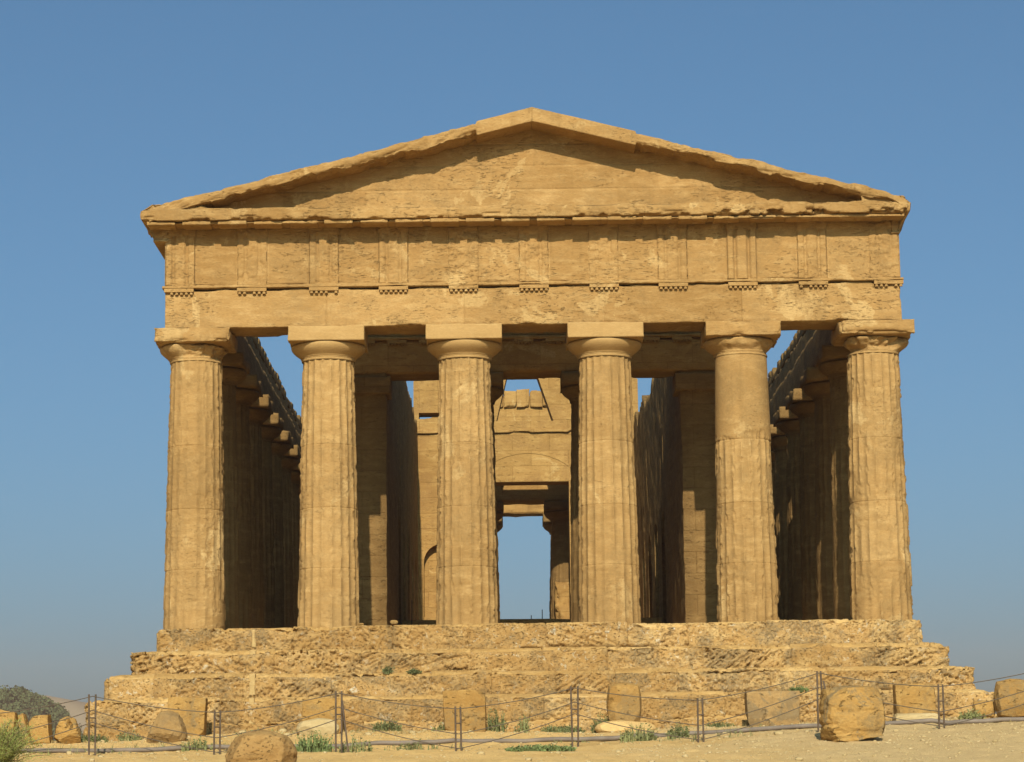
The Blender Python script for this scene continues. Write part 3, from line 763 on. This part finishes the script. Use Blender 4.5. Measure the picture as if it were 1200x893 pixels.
rough_box('taenia', (-4.54, 4.72, 7.36), (4.59, 5.9, 7.45), (0.08, 0.3, 0.03), M['inner'], pa, seed=372, amp=0.004, wear=0.015, wr=0.03)
for x in np.arange(-4.1, 4.2, 0.78):
    V, Q = [], []
    addbox((x - 0.24, 4.725, 7.29), (x + 0.24, 4.85, 7.365))
    for p in range(6): addbox((x - 0.22 + p * 0.08, 4.735, 7.24), (x - 0.18 + p * 0.08, 4.80, 7.292))
    mesh('regula', V, Q, M['inner'], pa)
rough_box('porch_frieze', (-4.46, 4.84, 7.43), (4.51, 5.9, 8.75), (0.08, 0.2, 0.08), M['inner'], T, seed=373, amp=0.012, wear=0.03)
rough_box('rear_porch_architrave', (-4.45, 32.0, 6.53), (4.45, 33.05, 7.36), (0.15, 0.2, 0.1), M['inner'], T, seed=374, amp=0.012, wear=0.03)

def holed_wall(name, outer, holes, y0, y1, mat, parent):
    cu = bpy.data.curves.new(name, 'CURVE'); cu.dimensions = '2D'; cu.fill_mode = 'BOTH'; cu.extrude = (y1 - y0) / 2
    for poly in [outer] + holes:
        sp = cu.splines.new('POLY'); sp.points.add(len(poly) - 1); sp.use_cyclic_u = True
        for p_, q_ in zip(sp.points, poly): p_.co = (q_[0], q_[1], 0, 1)
    ob = bpy.data.objects.new(name, cu); COL.objects.link(ob)
    dg = bpy.context.evaluated_depsgraph_get(); me = bpy.data.meshes.new_from_object(ob.evaluated_get(dg))
    bpy.data.objects.remove(ob); bpy.data.curves.remove(cu)
    V = np.array([v.co for v in me.vertices]); Fs = [tuple(p.vertices) for p in me.polygons]
    V = np.stack([V[:, 0], (y0 + y1) / 2 - V[:, 2], V[:, 1]], 1)
    o = mesh(name, V, Fs, mat, parent)
    bpy.data.meshes.remove(me)
    import bmesh
    bm = bmesh.new(); bm.from_mesh(o.data); bmesh.ops.remove_doubles(bm, verts=bm.verts, dist=1e-4); bmesh.ops.recalc_face_normals(bm, faces=bm.faces); bm.to_mesh(o.data); bm.free()
    return o
rnd = random.Random(3)
KX = (27.9 + D) / (25.0 + D)
def q2(pl): return [((x - CX) * KX + CX, (z - EYE) * KX + EYE) for x, z in pl]
def q3(x, y, z): return ((x - CX) * KX + CX, y + 2.9, (z - EYE) * KX + EYE)
top = []
x = -3.62
while x <= 3.7:
    top.append((x, 10.62 - 0.245 * abs(x) + rnd.uniform(-0.04, 0.04))); x += 0.35
door = [(-1.40, 0.6), (1.40, 0.6), (1.40, 6.36), (-1.40, 6.36)]
def archpoly(c, h, z0, zs): return [(c - h, z0), (c + h, z0), (c + h, zs)] + [(c + h * math.cos(a), zs + h * math.sin(a)) for a in np.linspace(0, math.pi, 13)[1:-1]] + [(c - h, zs)]
trap = [(-0.93, 8.35), (0.93, 8.35), (0.42, 9.88), (-0.56, 9.88)]
slot = [(-3.45, 8.46), (-2.0, 8.46), (-2.0, 8.66), (-3.45, 8.66)]
cw = holed_wall('cross_wall', q2([(-3.62, -0.3), (3.70, -0.3), (3.70, 9.7)] + top[::-1][1:-1] + [(-3.62, 9.7)]), [q2(door), q2(trap), q2(slot), q2(archpoly(-2.72, 0.6, 2.02, 3.78)), q2(archpoly(2.72, 0.6, 2.02, 3.78))], 27.9, 28.9, M['inner'], T)
rough_box('niche_back', q3(-3.4, 25.35, 1.9), q3(-2.0, 25.7, 4.5), 0.1, M['inner'], cw, seed=381, amp=0.02)
rough_box('niche_back', q3(2.0, 25.35, 1.9), q3(3.4, 25.7, 4.5), 0.1, M['inner'], cw, seed=382, amp=0.02)
rough_box('ledge', q3(-3.55, 24.86, 7.93), q3(3.55, 25.1, 8.12), 0.05, M['inner'], cw, seed=383, amp=0.05, wear=0.10, wr=0.15)
rough_box('slab_stone', q3(-3.3, 25.15, 8.28), q3(-2.0, 25.9, 8.42), 0.06, M['inner'], cw, seed=384, amp=0.02, wear=0.05)
rough_box('broken_pier', (0.93, 30.9, 0.9), (2.0, 31.8, 3.72), 0.06, M['inner'], T, seed=391, amp=0.10, wear=0.22, wr=0.35, freq=1.3)
# worn relief arch over the door
V, Q = [], []
for a in np.linspace(0.12, math.pi - 0.12, 25):
    for r_, yy in ((2.15, 27.88), (2.22, 27.88), (2.22, 27.92), (2.15, 27.92)):
        V.append((0.1 + r_ * math.cos(a), yy, 5.75 + (r_ * 0.9) * math.sin(a)))
for i_ in range(24):
    for q in range(4): Q.append((i_ * 4 + q, (i_ + 1) * 4 + q, (i_ + 1) * 4 + (q + 1) % 4, i_ * 4 + (q + 1) % 4))
mesh('relief_arch', V, Q, M['inner'], cw)

# ------------------------------------------------------------------ hills and far wood
def hill(name, cx, cy, prof, depth, mat, seed, base=-14.0, rough=2.0):
    """ridge across the view: prof is a list of (x, height)"""
    px, pz = zip(*prof)
    xs = np.arange(px[0], px[-1] + 0.1, (px[-1] - px[0]) / 90); vs = np.linspace(-1, 1, 31)
    A, B = np.meshgrid(xs, vs, indexing='ij')
    h = np.interp(A, px, pz)
    k = np.cos(B * math.pi / 2) ** 1.3
    P = np.stack([A.ravel() * 0.03, B.ravel() * depth * 0.03, A.ravel() * 0], 1)
    Z = base + (h - base) * k + (rough * (fbm(P, seed, 5) - 0.5) * 2).reshape(A.shape) * k
    V = np.stack([A.ravel() + cx, (B * depth + cy).ravel(), Z.ravel()], 1); m = len(vs)
    i, j = np.meshgrid(np.arange(len(xs) - 1), np.arange(m - 1), indexing='ij'); i, j = i.ravel(), j.ravel()
    return V, np.stack([i * m + j, (i + 1) * m + j, (i + 1) * m + j + 1, i * m + j + 1], 1), (xs, h)
V, Q, _ = hill('far_hill', 0, 1420, [(-900, 10), (-620, 40), (-420, 78), (-330, 68), (-285, 64), (-262, 62), (-235, 56), (-150, 20), (0, -8), (300, -12)], 160, M['far_hill'], 5, rough=3)
structure(mesh('far_hill', V, Q, M['far_hill'], None, True))
HP = [(-420, -8), (-330, 6), (-260, 16), (-200, 24), (-165, 28.0), (-150, 28.6), (-143, 28.2), (-136, 25), (-131, 21), (-126, 14), (-118, 6), (-100, -2), (-60, -10), (0, -13)]
V, Q, _ = hill('wooded_hill', 0, 700, HP, 110, M['hillside'], 6, rough=1.0)
structure(mesh('wooded_hill', V, Q, M['hillside'], None, True))
# the wood on the near hill: leaf clumps gathered into crowns, nobody could count them from here
rs = np.random.RandomState(4)
V = []; Fs = []
hx_, hz_ = zip(*HP)
crowns = []
for t_ in range(1500):
    x = rs.uniform(-205, -112); v = rs.uniform(-0.85, 0.10)
    z = -14 + (np.interp(x, hx_, hz_) + 14) * math.cos(v * math.pi / 2) ** 1.3
    if z < -5: continue
    crowns.append((x, 700 + v * 110, z, rs.uniform(1.2, 2.6)))
for (x, y, z, r) in crowns:
    nleaf = 80
    d = rs.normal(size=(nleaf, 3)); d /= np.linalg.norm(d, axis=1)[:, None]
    rad = r * rs.uniform(0.55, 1.05, nleaf)[:, None]
    c = d * rad * np.array([1, 1, 0.85]) + np.array([x, y, z + r * 0.75])
    for q in range(nleaf):
        a = rs.normal(size=3); a /= np.linalg.norm(a); b_ = np.cross(a, d[q] + 0.4 * rs.normal(size=3)); b_ /= np.linalg.norm(b_) + 1e-6
        s = rs.uniform(0.25, 0.55); i0 = len(V)
        V += [c[q] + a * s, c[q] + b_ * s, c[q] - a * s * 0.9, c[q] - b_ * s]
        Fs.append((i0, i0 + 1, i0 + 2, i0 + 3))
wd = mesh('hillside_wood', np.array(V), np.array(Fs), M['forest']); wd['kind'] = 'stuff'

# ------------------------------------------------------------------ stone blocks and boulders
def boulder(name, x, y, w, d, h, mat, seed, box=0.6, amp=0.10, cuts=11, sink=0.08, rot=0.0, tilt=(0, 0), res=40, shape=None, strata=0.0, z=None, post=None):
    g = np.linspace(-1, 1, res + 1)
    V, Q, N = gridbox(g, g, g)
    S_ = V / np.linalg.norm(V, axis=1)[:, None]
    U = V * box + S_ * (1 - box) * 1.12
    if shape: U = shape(U)
    rc = np.random.RandomState(seed + 5)
    for _ in range(cuts):
        dv = rc.normal(size=3); dv /= np.linalg.norm(dv); ex = (U @ dv).max() * rc.uniform(0.80, 0.95)
        U = U - np.maximum(0, U @ dv - ex)[:, None] * dv[None, :] * 0.95
    n = fbm(U * 1.1 + seed * 4.4, seed, 5) - 0.5
    n2 = fbm(U * 4 + seed, seed + 3, 4) - 0.5
    U = U * (1 + amp * 2.2 * n + amp * 0.7 * n2)[:, None] + 0.03 * (fbm(U * 9 + seed, seed + 8, 3) - 0.5)[:, None] * U
    if strata:
        U[:, :2] *= (1 - strata * sst(0.5, 0.7, fbm(U * np.array([1, 1, 9]) + seed, seed + 6, 3)))[:, None]
    U = U * np.array([w / 2, d / 2, h / 2])
    if post is not None: U = post(U)
    U = np.array(Matrix.Rotation(rot, 3, 'Z') @ Matrix.Rotation(tilt[0], 3, 'X') @ Matrix.Rotation(tilt[1], 3, 'Y')) @ U.T
    U = U.T
    zz = gz(x, y) if z is None else z
    U[:, 2] += -U[:, 2].min() - sink * h
    o = mesh(name, U, Q, mat, None, res < 15)
    o.location = (x, y, zz)
    return o
def taper_top(k, lean=0.0):
    def f(U):
        U = U.copy(); t = (U[:, 2] + 1) / 2
        U[:, 0] = U[:, 0] * (1 - k * t) + lean * t; U[:, 1] *= (1 - k * 0.6 * t); return U
    return f
bo = []
tag(boulder('stone_block', -10.95, -5.0, 0.62, 0.55, 0.78, M['boulder'], 401, box=0.75, amp=0.08, tilt=(0, 0.10)), 'rough orange stone block at the far left, leaning beside the feathery shrub', 'stone block')
tag(boulder('stone_slab', -10.50, -4.8, 0.16, 0.5, 0.68, M['boulder'], 402, box=0.8, amp=0.06, tilt=(0, -0.26)), 'thin tilted stone slab propped against the leaning orange block at far left', 'stone slab')
tag(boulder('stone_block', -10.22, -4.6, 0.42, 0.42, 0.60, M['boulder'], 403, box=0.92, amp=0.035, tilt=(0, -0.10)), 'squared upright orange stone block standing alone left of the temple steps', 'stone block')
def hollow(U):
    c = np.array([0.06, -0.16, 0.13]); dd = np.linalg.norm((U - c) * np.array([1.3, 1, 0.8]), axis=1)
    U = U.copy(); U[:, 1] += 0.16 * np.exp(-(dd / 0.06) ** 2); return U
tag(boulder('boulder', -9.72, -4.35, 0.64, 0.5, 0.56, M['boulder'], 404, box=0.45, amp=0.07, shape=taper_top(0.5), strata=0.05, post=hollow), 'hump-shaped brown boulder with a dark hole, next to the left corner of the steps', 'boulder')
tag(boulder('stone_block', -7.45, -3.0, 0.80, 0.5, 0.86, M['boulder'], 405, box=0.93, amp=0.025, tilt=(0, 0.05)), 'tall orange stone block against the steps, half hidden by a pointed grey boulder', 'stone block')
tag(boulder('boulder', -7.60, -5.2, 0.92, 0.6, 0.66, M['grey_boulder'], 406, box=0.35, amp=0.10, shape=taper_top(0.55, 0.1)), 'pointed pale grey boulder in front of an orange block at the left steps', 'boulder')
tag(boulder('boulder', -4.36, -19.2, 1.02, 0.9, 0.60, M['brown_boulder'], 407, box=0.20, amp=0.10, cuts=7, sink=0.24, shape=taper_top(0.15)), 'large rounded brown boulder in the foreground, cut by the bottom edge', 'boulder')
tag(boulder('stone_block', -4.62, -2.75, 0.84, 0.5, 0.80, M['boulder'], 408, box=0.94, amp=0.02), 'orange squared block behind a pale domed rock, below the second column', 'stone block')
tag(boulder('rock', -4.66, -3.65, 0.82, 0.5, 0.40, M['pale'], 409, box=0.2, amp=0.06, sink=0.25), 'pale cream domed rock lying before an orange block, below the second column', 'rock')
tag(boulder('stone_block', -1.60, -3.1, 0.86, 0.6, 0.92, M['boulder'], 410, box=0.93, amp=0.025, shape=taper_top(-0.05, -0.08)), 'tall squared tan block with one dark side, below the third column', 'stone block')
tag(boulder('boulder', 1.73, -3.05, 0.70, 0.5, 0.86, M['boulder'], 411, box=0.55, amp=0.03, sink=0.02, z=gz(1.73, -3.05) + 0.10), 'egg-shaped orange boulder on a small earth mound, below the fourth column', 'boulder')
tag(boulder('stone_block', 4.83, -3.2, 1.06, 0.5, 0.78, M['grey_boulder'], 412, box=0.95, amp=0.02, shape=taper_top(-0.08, 0.0)), 'wide grey-brown stained block leaning on the steps, below the fifth column', 'stone block')
tag(boulder('boulder', 5.30, -11.9, 1.12, 0.85, 1.02, M['boulder'], 413, box=0.62, amp=0.07, sink=0.06, strata=0.07, shape=taper_top(0.10), rot=0.1), 'big craggy orange boulder in front of the fence, largest on the right', 'boulder')
tag(boulder('stone_block', 7.72, -3.75, 0.82, 0.55, 0.72, M['boulder'], 414, box=0.93, amp=0.03, z=gz(7.72, -3.75) + 0.10), 'squared orange block on a flat ledge stone at the right end of the steps', 'stone block')
tag(boulder('ledge_stone', 7.72, -3.85, 0.92, 0.7, 0.20, M['pale'], 415, box=0.85, amp=0.05, sink=0.2), 'low flat cream stone under the squared orange block at right', 'stone slab')
tag(boulder('boulder', 9.62, -4.6, 0.74, 0.6, 0.78, M['boulder'], 416, box=0.5, amp=0.07, sink=0.05), 'rounded orange boulder at the far right edge, beyond the steps', 'boulder')
tag(boulder('rock', 9.06, -4.3, 0.44, 0.35, 0.36, M['boulder'], 417, box=0.5, amp=0.10, sink=0.1), 'small orange rock between the temple steps and the far right boulder', 'rock')
tag(boulder('rock', -3.2, -0.55, 0.17, 0.15, 0.10, M['boulder'], 418, box=0.3, amp=0.08, sink=0.05, res=12, z=0.0), 'small round orange stone on the top step between second and third columns', 'rock')
tag(boulder('rock', -3.92, -0.66, 0.12, 0.11, 0.06, M['boulder'], 419, box=0.3, amp=0.08, sink=0.05, res=12, z=-0.02), 'small flat stone on the top step just right of the second column', 'rock')
tag(boulder('rock', -8.51, -11.3, 0.10, 0.09, 0.07, M['pale'], 420, box=0.3, amp=0.1, res=8), 'white pebble on the sand at the left, near the fence post', 'rock')
# earth mound under the egg-shaped boulder
mo = boulder('mound', 1.74, -3.1, 1.15, 0.9, 0.34, M['ground'], 421, box=0.1, amp=0.05, sink=0.4)
mo['kind'] = 'structure'

# ------------------------------------------------------------------ fence of paired stakes and wire ropes
def tube_geo(pts, r, n=6):
    pts = [Vector(p) for p in pts]; V = []; Q = []
    for i_, p in enumerate(pts):
        t = (pts[min(i_ + 1, len(pts) - 1)] - pts[max(i_ - 1, 0)]).normalized()
        a = t.orthogonal().normalized() if i_ == 0 else (prev - t * prev.dot(t)).normalized()
        prev = a; b = t.cross(a)
        for q in range(n):
            an = 2 * math.pi * q / n; V.append(p + (a * math.cos(an) + b * math.sin(an)) * r)
    for i_ in range(len(pts) - 1):
        for q in range(n): Q.append((i_ * n + q, i_ * n + (q + 1) % n, (i_ + 1) * n + (q + 1) % n, (i_ + 1) * n + q))
    Q.append(tuple(range(n - 1, -1, -1))); Q.append(tuple((len(pts) - 1) * n + q for q in range(n)))
    return V, Q
FENCE = empty('rope_fence', (0, -9.5, -2.95))
tag(FENCE, 'low fence of paired rusty iron stakes strung with grey wire ropes, before the steps', 'fence')
def fpart(o): o.matrix_parent_inverse = Matrix.Translation((0, 9.5, 2.95)); return o
posts = [(-10.62, 0), (-8.39, 1), (-6.10, 0), (-3.86, 1), (-1.64, 0), (0.52, 1), (2.83, 0), (5.06, 1), (7.28, 0), (9.55, 1)]
rnd = random.Random(12)
tops = []
for x, tall in posts:
    y = -9.4 + rnd.uniform(-0.15, 0.15); z = gz(x, y); h = 1.13 if tall else 0.81
    for s in (-1, 1):
        lx = rnd.uniform(-0.02, 0.02)
        V, Q = tube_geo([(x + s * 0.052, y + s * 0.02, z - 0.25), (x + s * 0.052 + lx * 0.5, y + s * 0.02, z + h * 0.5), (x + s * 0.052 + lx, y + s * 0.02, z + h)], 0.018, 7)
        st = mesh('stake', V, Q, M['iron'], FENCE); fpart(st)
    # the bar that ties the two stakes together
    hb = h * 0.62
    V, Q = tube_geo([(x - 0.06, y, z + hb), (x + 0.06, y, z + hb)], 0.014, 6); fpart(mesh('tie_bar', V, Q, M['iron'], FENCE))
    if x in (-3.86, 5.06):
        V, Q = tube_geo([(x + 0.07, y - 0.03, z + 0.95), (x + (0.20 if x < 0 else 0.26), y - 0.25, z - 0.05)], 0.017, 6); fpart(mesh('brace', V, Q, M['iron'], FENCE))
    fr_ = (0.97, 0.74, 0.55) if tall else (0.95, 0.38, 0.05)
    tops.append([(x, y, z + h * f) for f in fr_])
for a, b in zip(tops[:-1], tops[1:]):
    for p, q in zip(a, b):
        sag = 0.05
        pts_ = [(p[0] + (q[0] - p[0]) * t, p[1] + (q[1] - p[1]) * t, max(p[2] + (q[2] - p[2]) * t - sag * 4 * t * (1 - t), gz(p[0] + (q[0] - p[0]) * t, p[1] + (q[1] - p[1]) * t) + 0.015)) for t in np.linspace(0, 1, 9)]
        V, Q = tube_geo(pts_, 0.0085, 5); fpart(mesh('wire_rope', V, Q, M['rope'], FENCE))

# pipe along the ground behind the fence
pp = [(-13, -8.9), (-9.67, -8.9), (-8.0, -8.3), (-6.39, -7.6), (-4.91, -7.5), (-1.72, -7.0), (0.62, -6.7), (2.66, -7.0), (5.4, -6.4), (7.5, -6.2), (9.51, -6.08), (13, -6.0)]
ppx, ppy = zip(*pp); xs = np.arange(-13, 13.01, 0.35); ys = np.interp(xs, ppx, ppy)
ys = np.convolve(np.pad(ys, 3, 'edge'), np.ones(7) / 7, 'valid')
V, Q = tube_geo([(x, y, gz(x, y) + 0.045 + 0.012 * math.sin(x * 1.7)) for x, y in zip(xs, ys)], 0.045, 10)
tag(mesh('ground_pipe', V, Q, M['pipe'], None, True), 'long grey water pipe lying on the ground behind the rope fence', 'pipe')

# thin rails and rods inside the temple
for (x, y, h, lab) in ((-3.25, 11.5, 1.5, 'thin grey iron rod standing by the left cella wall inside the temple'),
                       (0.22, 35.5, 2.80, 'thin dark pole seen through the central doorway, left one of two'),
                       (0.62, 35.5, 3.0, 'thin dark pole seen through the central doorway, right one of two')):
    V, Q = tube_geo([(x, y, -0.05), (x + 0.02, y, h)], 0.016, 6)
    tag(mesh('iron_rod', V, Q, M['iron']), lab, 'iron rod')

# ------------------------------------------------------------------ plants
def blades(n, r, h, seed, wid=0.012, lean=0.5, leafy=0):
    rs = np.random.RandomState(seed); V, Q = [], []
    for i_ in range(n):
        a = rs.uniform(0, 2 * math.pi); rr = r * math.sqrt(rs.rand()); b0 = np.array([rr * math.cos(a), rr * math.sin(a) * 0.6, -0.03])
        hh = h * rs.uniform(0.45, 1.0) * (1 - 0.45 * (rr / r) ** 2); an = rs.uniform(0, 2 * math.pi)
        tip = b0 + np.array([math.cos(an), math.sin(an), 0]) * hh * lean * rs.uniform(0.1, 1) + np.array([0, 0, hh])
        mid = b0 * 0.5 + tip * 0.5 + np.array([0, 0, hh * 0.12])
        sd = np.array([math.cos(an + 1.57), math.sin(an + 1.57), 0]) * wid * rs.uniform(0.6, 1.3)
        s = len(V); V += [b0 - sd, b0 + sd, mid + sd * 0.8, mid - sd * 0.8, tip]
        Q += [(s, s + 1, s + 2, s + 3), (s + 3, s + 2, s + 4)]
        for l in range(leafy):
            t = rs.uniform(0.25, 1.0); c = b0 * (1 - t) + tip * t; an2 = rs.uniform(0, 2 * math.pi); L_ = rs.uniform(0.03, 0.07) * (1.3 - t * 0.5)
            o_ = np.array([math.cos(an2), math.sin(an2), rs.uniform(0.1, 0.9)]) * L_; s2_ = np.cross(o_, rs.normal(size=3)); s2_ = s2_ / (np.linalg.norm(s2_) + 1e-6) * L_ * 0.28
            s = len(V); V += [c, c + o_ * 0.5 + s2_, c + o_, c + o_ * 0.5 - s2_]; Q.append((s, s + 1, s + 2, s + 3))
    return V, Q
def plant(name, x, y, r, h, n, mat, seed, label, cat='weed', leafy=0, wid=0.012, lean=0.5, z=None):
    V, Q = blades(n, r, h, seed, wid, lean, leafy)
    o = mesh(name, V, Q, mat); o.location = (x, y, gz(x, y) if z is None else z)
    return tag(o, label, cat)
plant('weed', -4.40, -8.3, 0.36, 0.48, 150, M['bright_weed'], 1, 'tall bright green weed clump just right of the foreground boulder', leafy=3)
plant('weed', -3.25, -3.0, 0.30, 0.32, 130, M['weed2'], 2, 'bushy dark green weed at the foot of the steps, between second and third columns', leafy=3)
plant('weed', -0.98, -2.9, 0.28, 0.62, 60, M['weed2'], 3, 'tall thin-stemmed green weed beside the tan block below the third column', leafy=6, lean=0.25)
plant('weed', -0.42, -2.8, 0.16, 0.55, 28, M['weed'], 4, 'spindly upright weed against the steps, right of the tall thin-stemmed weed', leafy=6, lean=0.2)
plant('weed', 0.42, -2.85, 0.48, 0.25, 240, M['weed2'], 5, 'wide low dark green weed at the foot of the steps, below the central gap', leafy=2)
plant('ground_cover_plant', -0.15, -11.3, 0.62, 0.13, 420, M['bright_weed'], 6, 'flat bright green patch of leaves on the sand before the central fence post', 'plant', leafy=3)
plant('weed', 1.28, -2.95, 0.24, 0.52, 80, M['weed2'], 7, 'leafy green weed touching the left side of the egg-shaped boulder', leafy=6, lean=0.35)
plant('weed', 1.75, -8.2, 0.36, 0.46, 90, M['weed'], 8, 'clump of upright green stems by the pipe, right of the central fence post', leafy=5, lean=0.25)
plant('weed', 2.52, -8.0, 0.22, 0.36, 60, M['weed2'], 9, 'dark green weed at the foot of the short fence stakes on the right', leafy=5, lean=0.25)
plant('weed', 8.72, -4.7, 0.24, 0.26, 80, M['weed'], 10, 'low green weed near the small rock at the right end of the steps', leafy=4)
plant('weed', -9.35, -3.6, 0.34, 0.26, 110, M['weed2'], 11, 'dark green weed at the left corner of the steps', leafy=3)
plant('weed', -8.55, -3.6, 0.26, 0.30, 80, M['weed'], 12, 'green weed between the left corner of the steps and the grey boulder', leafy=3)
plant('weed', -6.65, -8.0, 0.32, 0.34, 60, M['weed'], 13, 'pale green grassy weed left of the foreground boulder near short stakes', leafy=3, lean=0.25)
plant('weed', -5.95, -4.2, 0.3, 0.22, 60, M['weed'], 14, 'thin pale weed at the foot of the steps below the first column gap', leafy=3)
plant('weed', 3.75, -2.75, 0.30, 0.16, 60, M['weed2'], 15, 'low dark weed left of the wide grey stained block', leafy=3)
plant('weed', 5.55, -1.95, 0.18, 0.17, 60, M['bright_weed'], 16, 'green tuft growing on the lower step above the big craggy boulder', leafy=3, z=-1.62)
plant('weed', -3.30, -1.52, 0.10, 0.22, 30, M['weed2'], 17, 'thin upright green tuft growing on the third step, below the second gap', leafy=4, z=-1.10)
plant('weed', -2.72, -1.52, 0.14, 0.12, 40, M['weed2'], 18, 'low spreading green tuft growing on the third step, below the second gap', leafy=4, z=-1.10)
plant('weed', -2.45, -8.6, 0.4, 0.26, 50, M['weed'], 19, 'sparse pale weed by the pipe left of the short stakes below the third column', leafy=3, lean=0.3)
plant('weed', -3.55, -9.0, 0.34, 0.42, 60, M['weed'], 20, 'stringy green weed at the foot of the tall braced stakes left of centre', leafy=3, lean=0.3)
plant('weed', -2.05, -3.0, 0.26, 0.22, 70, M['weed'], 21, 'small weed touching the left side of the tan block below the third column', leafy=3)
# the feathery shrub in the lower left corner
SH = empty('shrub', (-7.95, -20.4, gz(-7.95, -20.4)))
tag(SH, 'feathery yellow-green shrub in the lower left corner of the view', 'shrub')
rs = np.random.RandomState(9); V1, Q1, V2, Q2 = [], [], [], []
for i_ in range(130):
    a = rs.uniform(0, 2 * math.pi); e_ = rs.uniform(0.25, 1.45); L_ = rs.uniform(0.45, 0.85)
    dr = np.array([math.cos(a) * math.cos(e_) * 0.9, math.sin(a) * math.cos(e_), math.sin(e_)])
    p0 = np.array([rs.normal() * 0.05, rs.normal() * 0.05, -0.03]); p2 = p0 + dr * L_ * np.array([1, 1, 0.95]); p1 = (p0 + p2) / 2 + np.array([0, 0, 0.08])
    tv, tq = tube_geo([p0, p1, p2], 0.005, 3); s = len(V1); V1 += [tuple(v) for v in tv]; Q1 += [tuple(s + q for q in f) for f in tq]
    for l in range(120):
        t = rs.uniform(0.30, 1.0); c = p0 * (1 - t) ** 2 + 2 * p1 * t * (1 - t) + p2 * t * t + rs.normal(size=3) * 0.035
        o_ = rs.normal(size=3) * 0.5 + dr; o_ = o_ / np.linalg.norm(o_) * rs.uniform(0.018, 0.045); s2_ = np.cross(o_, rs.normal(size=3)); s2_ = s2_ / (np.linalg.norm(s2_) + 1e-6) * 0.0045
        s = len(V2); V2 += [c - s2_, c + s2_, c + o_]; Q2.append((s, s + 1, s + 2))
mesh('stem', V1, Q1, M['stem'], SH); mesh('foliage', V2, Q2, M['shrub'], SH)

# dry grass and stones too many to count
rs = np.random.RandomState(21); V, Q = [], []
def scatter_blades(n, fx, fy, h, keep):
    for i_ in range(n):
        x, y = fx(), fy()
        if keep(x, y): continue
        z = gz(x, y); bv, bq = blades(rs.randint(4, 9), 0.05, h * rs.uniform(0.4, 1.1), rs.randint(1 << 30), 0.006, 0.8)
        s = len(V); V.extend([np.array(v) + np.array([x, y, z]) for v in bv]); Q.extend([tuple(s + q for q in f) for f in bq])
pts2 = None
def clear(x, y):
    return float(fbm(np.array([[x * 0.6, y * 0.6, 1.0]]), 50, 3)[0]) < 0.47
scatter_blades(1500, lambda: rs.uniform(-11, 10), lambda: -2.5 - abs(rs.normal()) * 2.2, 0.14, clear)
scatter_blades(1100, lambda: rs.uniform(0, 10), lambda: rs.uniform(-18, -7), 0.08, clear)
g1 = mesh('dry_grass', np.array(V), Q, M['dry']); g1['kind'] = 'stuff'
V, Q = [], []
scatter_blades(420, lambda: rs.uniform(-10, 4), lambda: -8.1 + rs.normal() * 0.7, 0.24, clear)
scatter_blades(220, lambda: rs.uniform(-9.5, 8), lambda: -2.6 - abs(rs.normal()) * 0.6, 0.14, clear)
g2 = mesh('green_grass', np.array(V), Q, M['weed']); g2['kind'] = 'stuff'
V, Q = [], []
gq = np.linspace(-1, 1, 4); bV, bQ, _ = gridbox(gq, gq, gq); bS = bV / np.linalg.norm(bV, axis=1)[:, None]
pebs = []
for i_ in range(3400):
    x = rs.uniform(-11, 10.5); y = rs.uniform(-19, -2.4) if rs.rand() < 0.75 else -2.4 - abs(rs.normal()) * 1.2
    if x < 1 and y < -9.5 and rs.rand() < 0.75: continue
    pebs.append((x, y, 0.012 * math.exp(abs(rs.normal()) * 0.52)))
for (x, y, r) in pebs:
    u = bS * (0.75 + 0.5 * rs.rand(len(bS)))[:, None] * r * np.array([1.2, 1, 0.7]) + np.array([x, y, gz(x, y) + r * 0.25])
    s = len(V); V.extend(u); Q.append(bQ + s)
g3 = mesh('gravel', np.array(V), np.concatenate(Q), M['pale']); g3['kind'] = 'stuff'

# ------------------------------------------------------------------ the hazy air
V, Q, N = gridbox(np.array([-1700., 1700.]), np.array([-1700., 1700.]), np.array([-60., 95.]))
hz = mesh('haze', V, Q, None); hz['kind'] = 'stuff'
m = bpy.data.materials.new('haze'); m.use_nodes = True; t = m.node_tree; t.nodes.clear()
out = t.nodes.new('ShaderNodeOutputMaterial'); pv = t.nodes.new('ShaderNodeVolumePrincipled')
pv.inputs['Color'].default_value = (0.92, 0.62, 0.52, 1); pv.inputs['Density'].default_value = 0.00025; pv.inputs['Anisotropy'].default_value = 0.0
t.links.new(pv.outputs[0], out.inputs['Volume']); hz.data.materials.append(m)
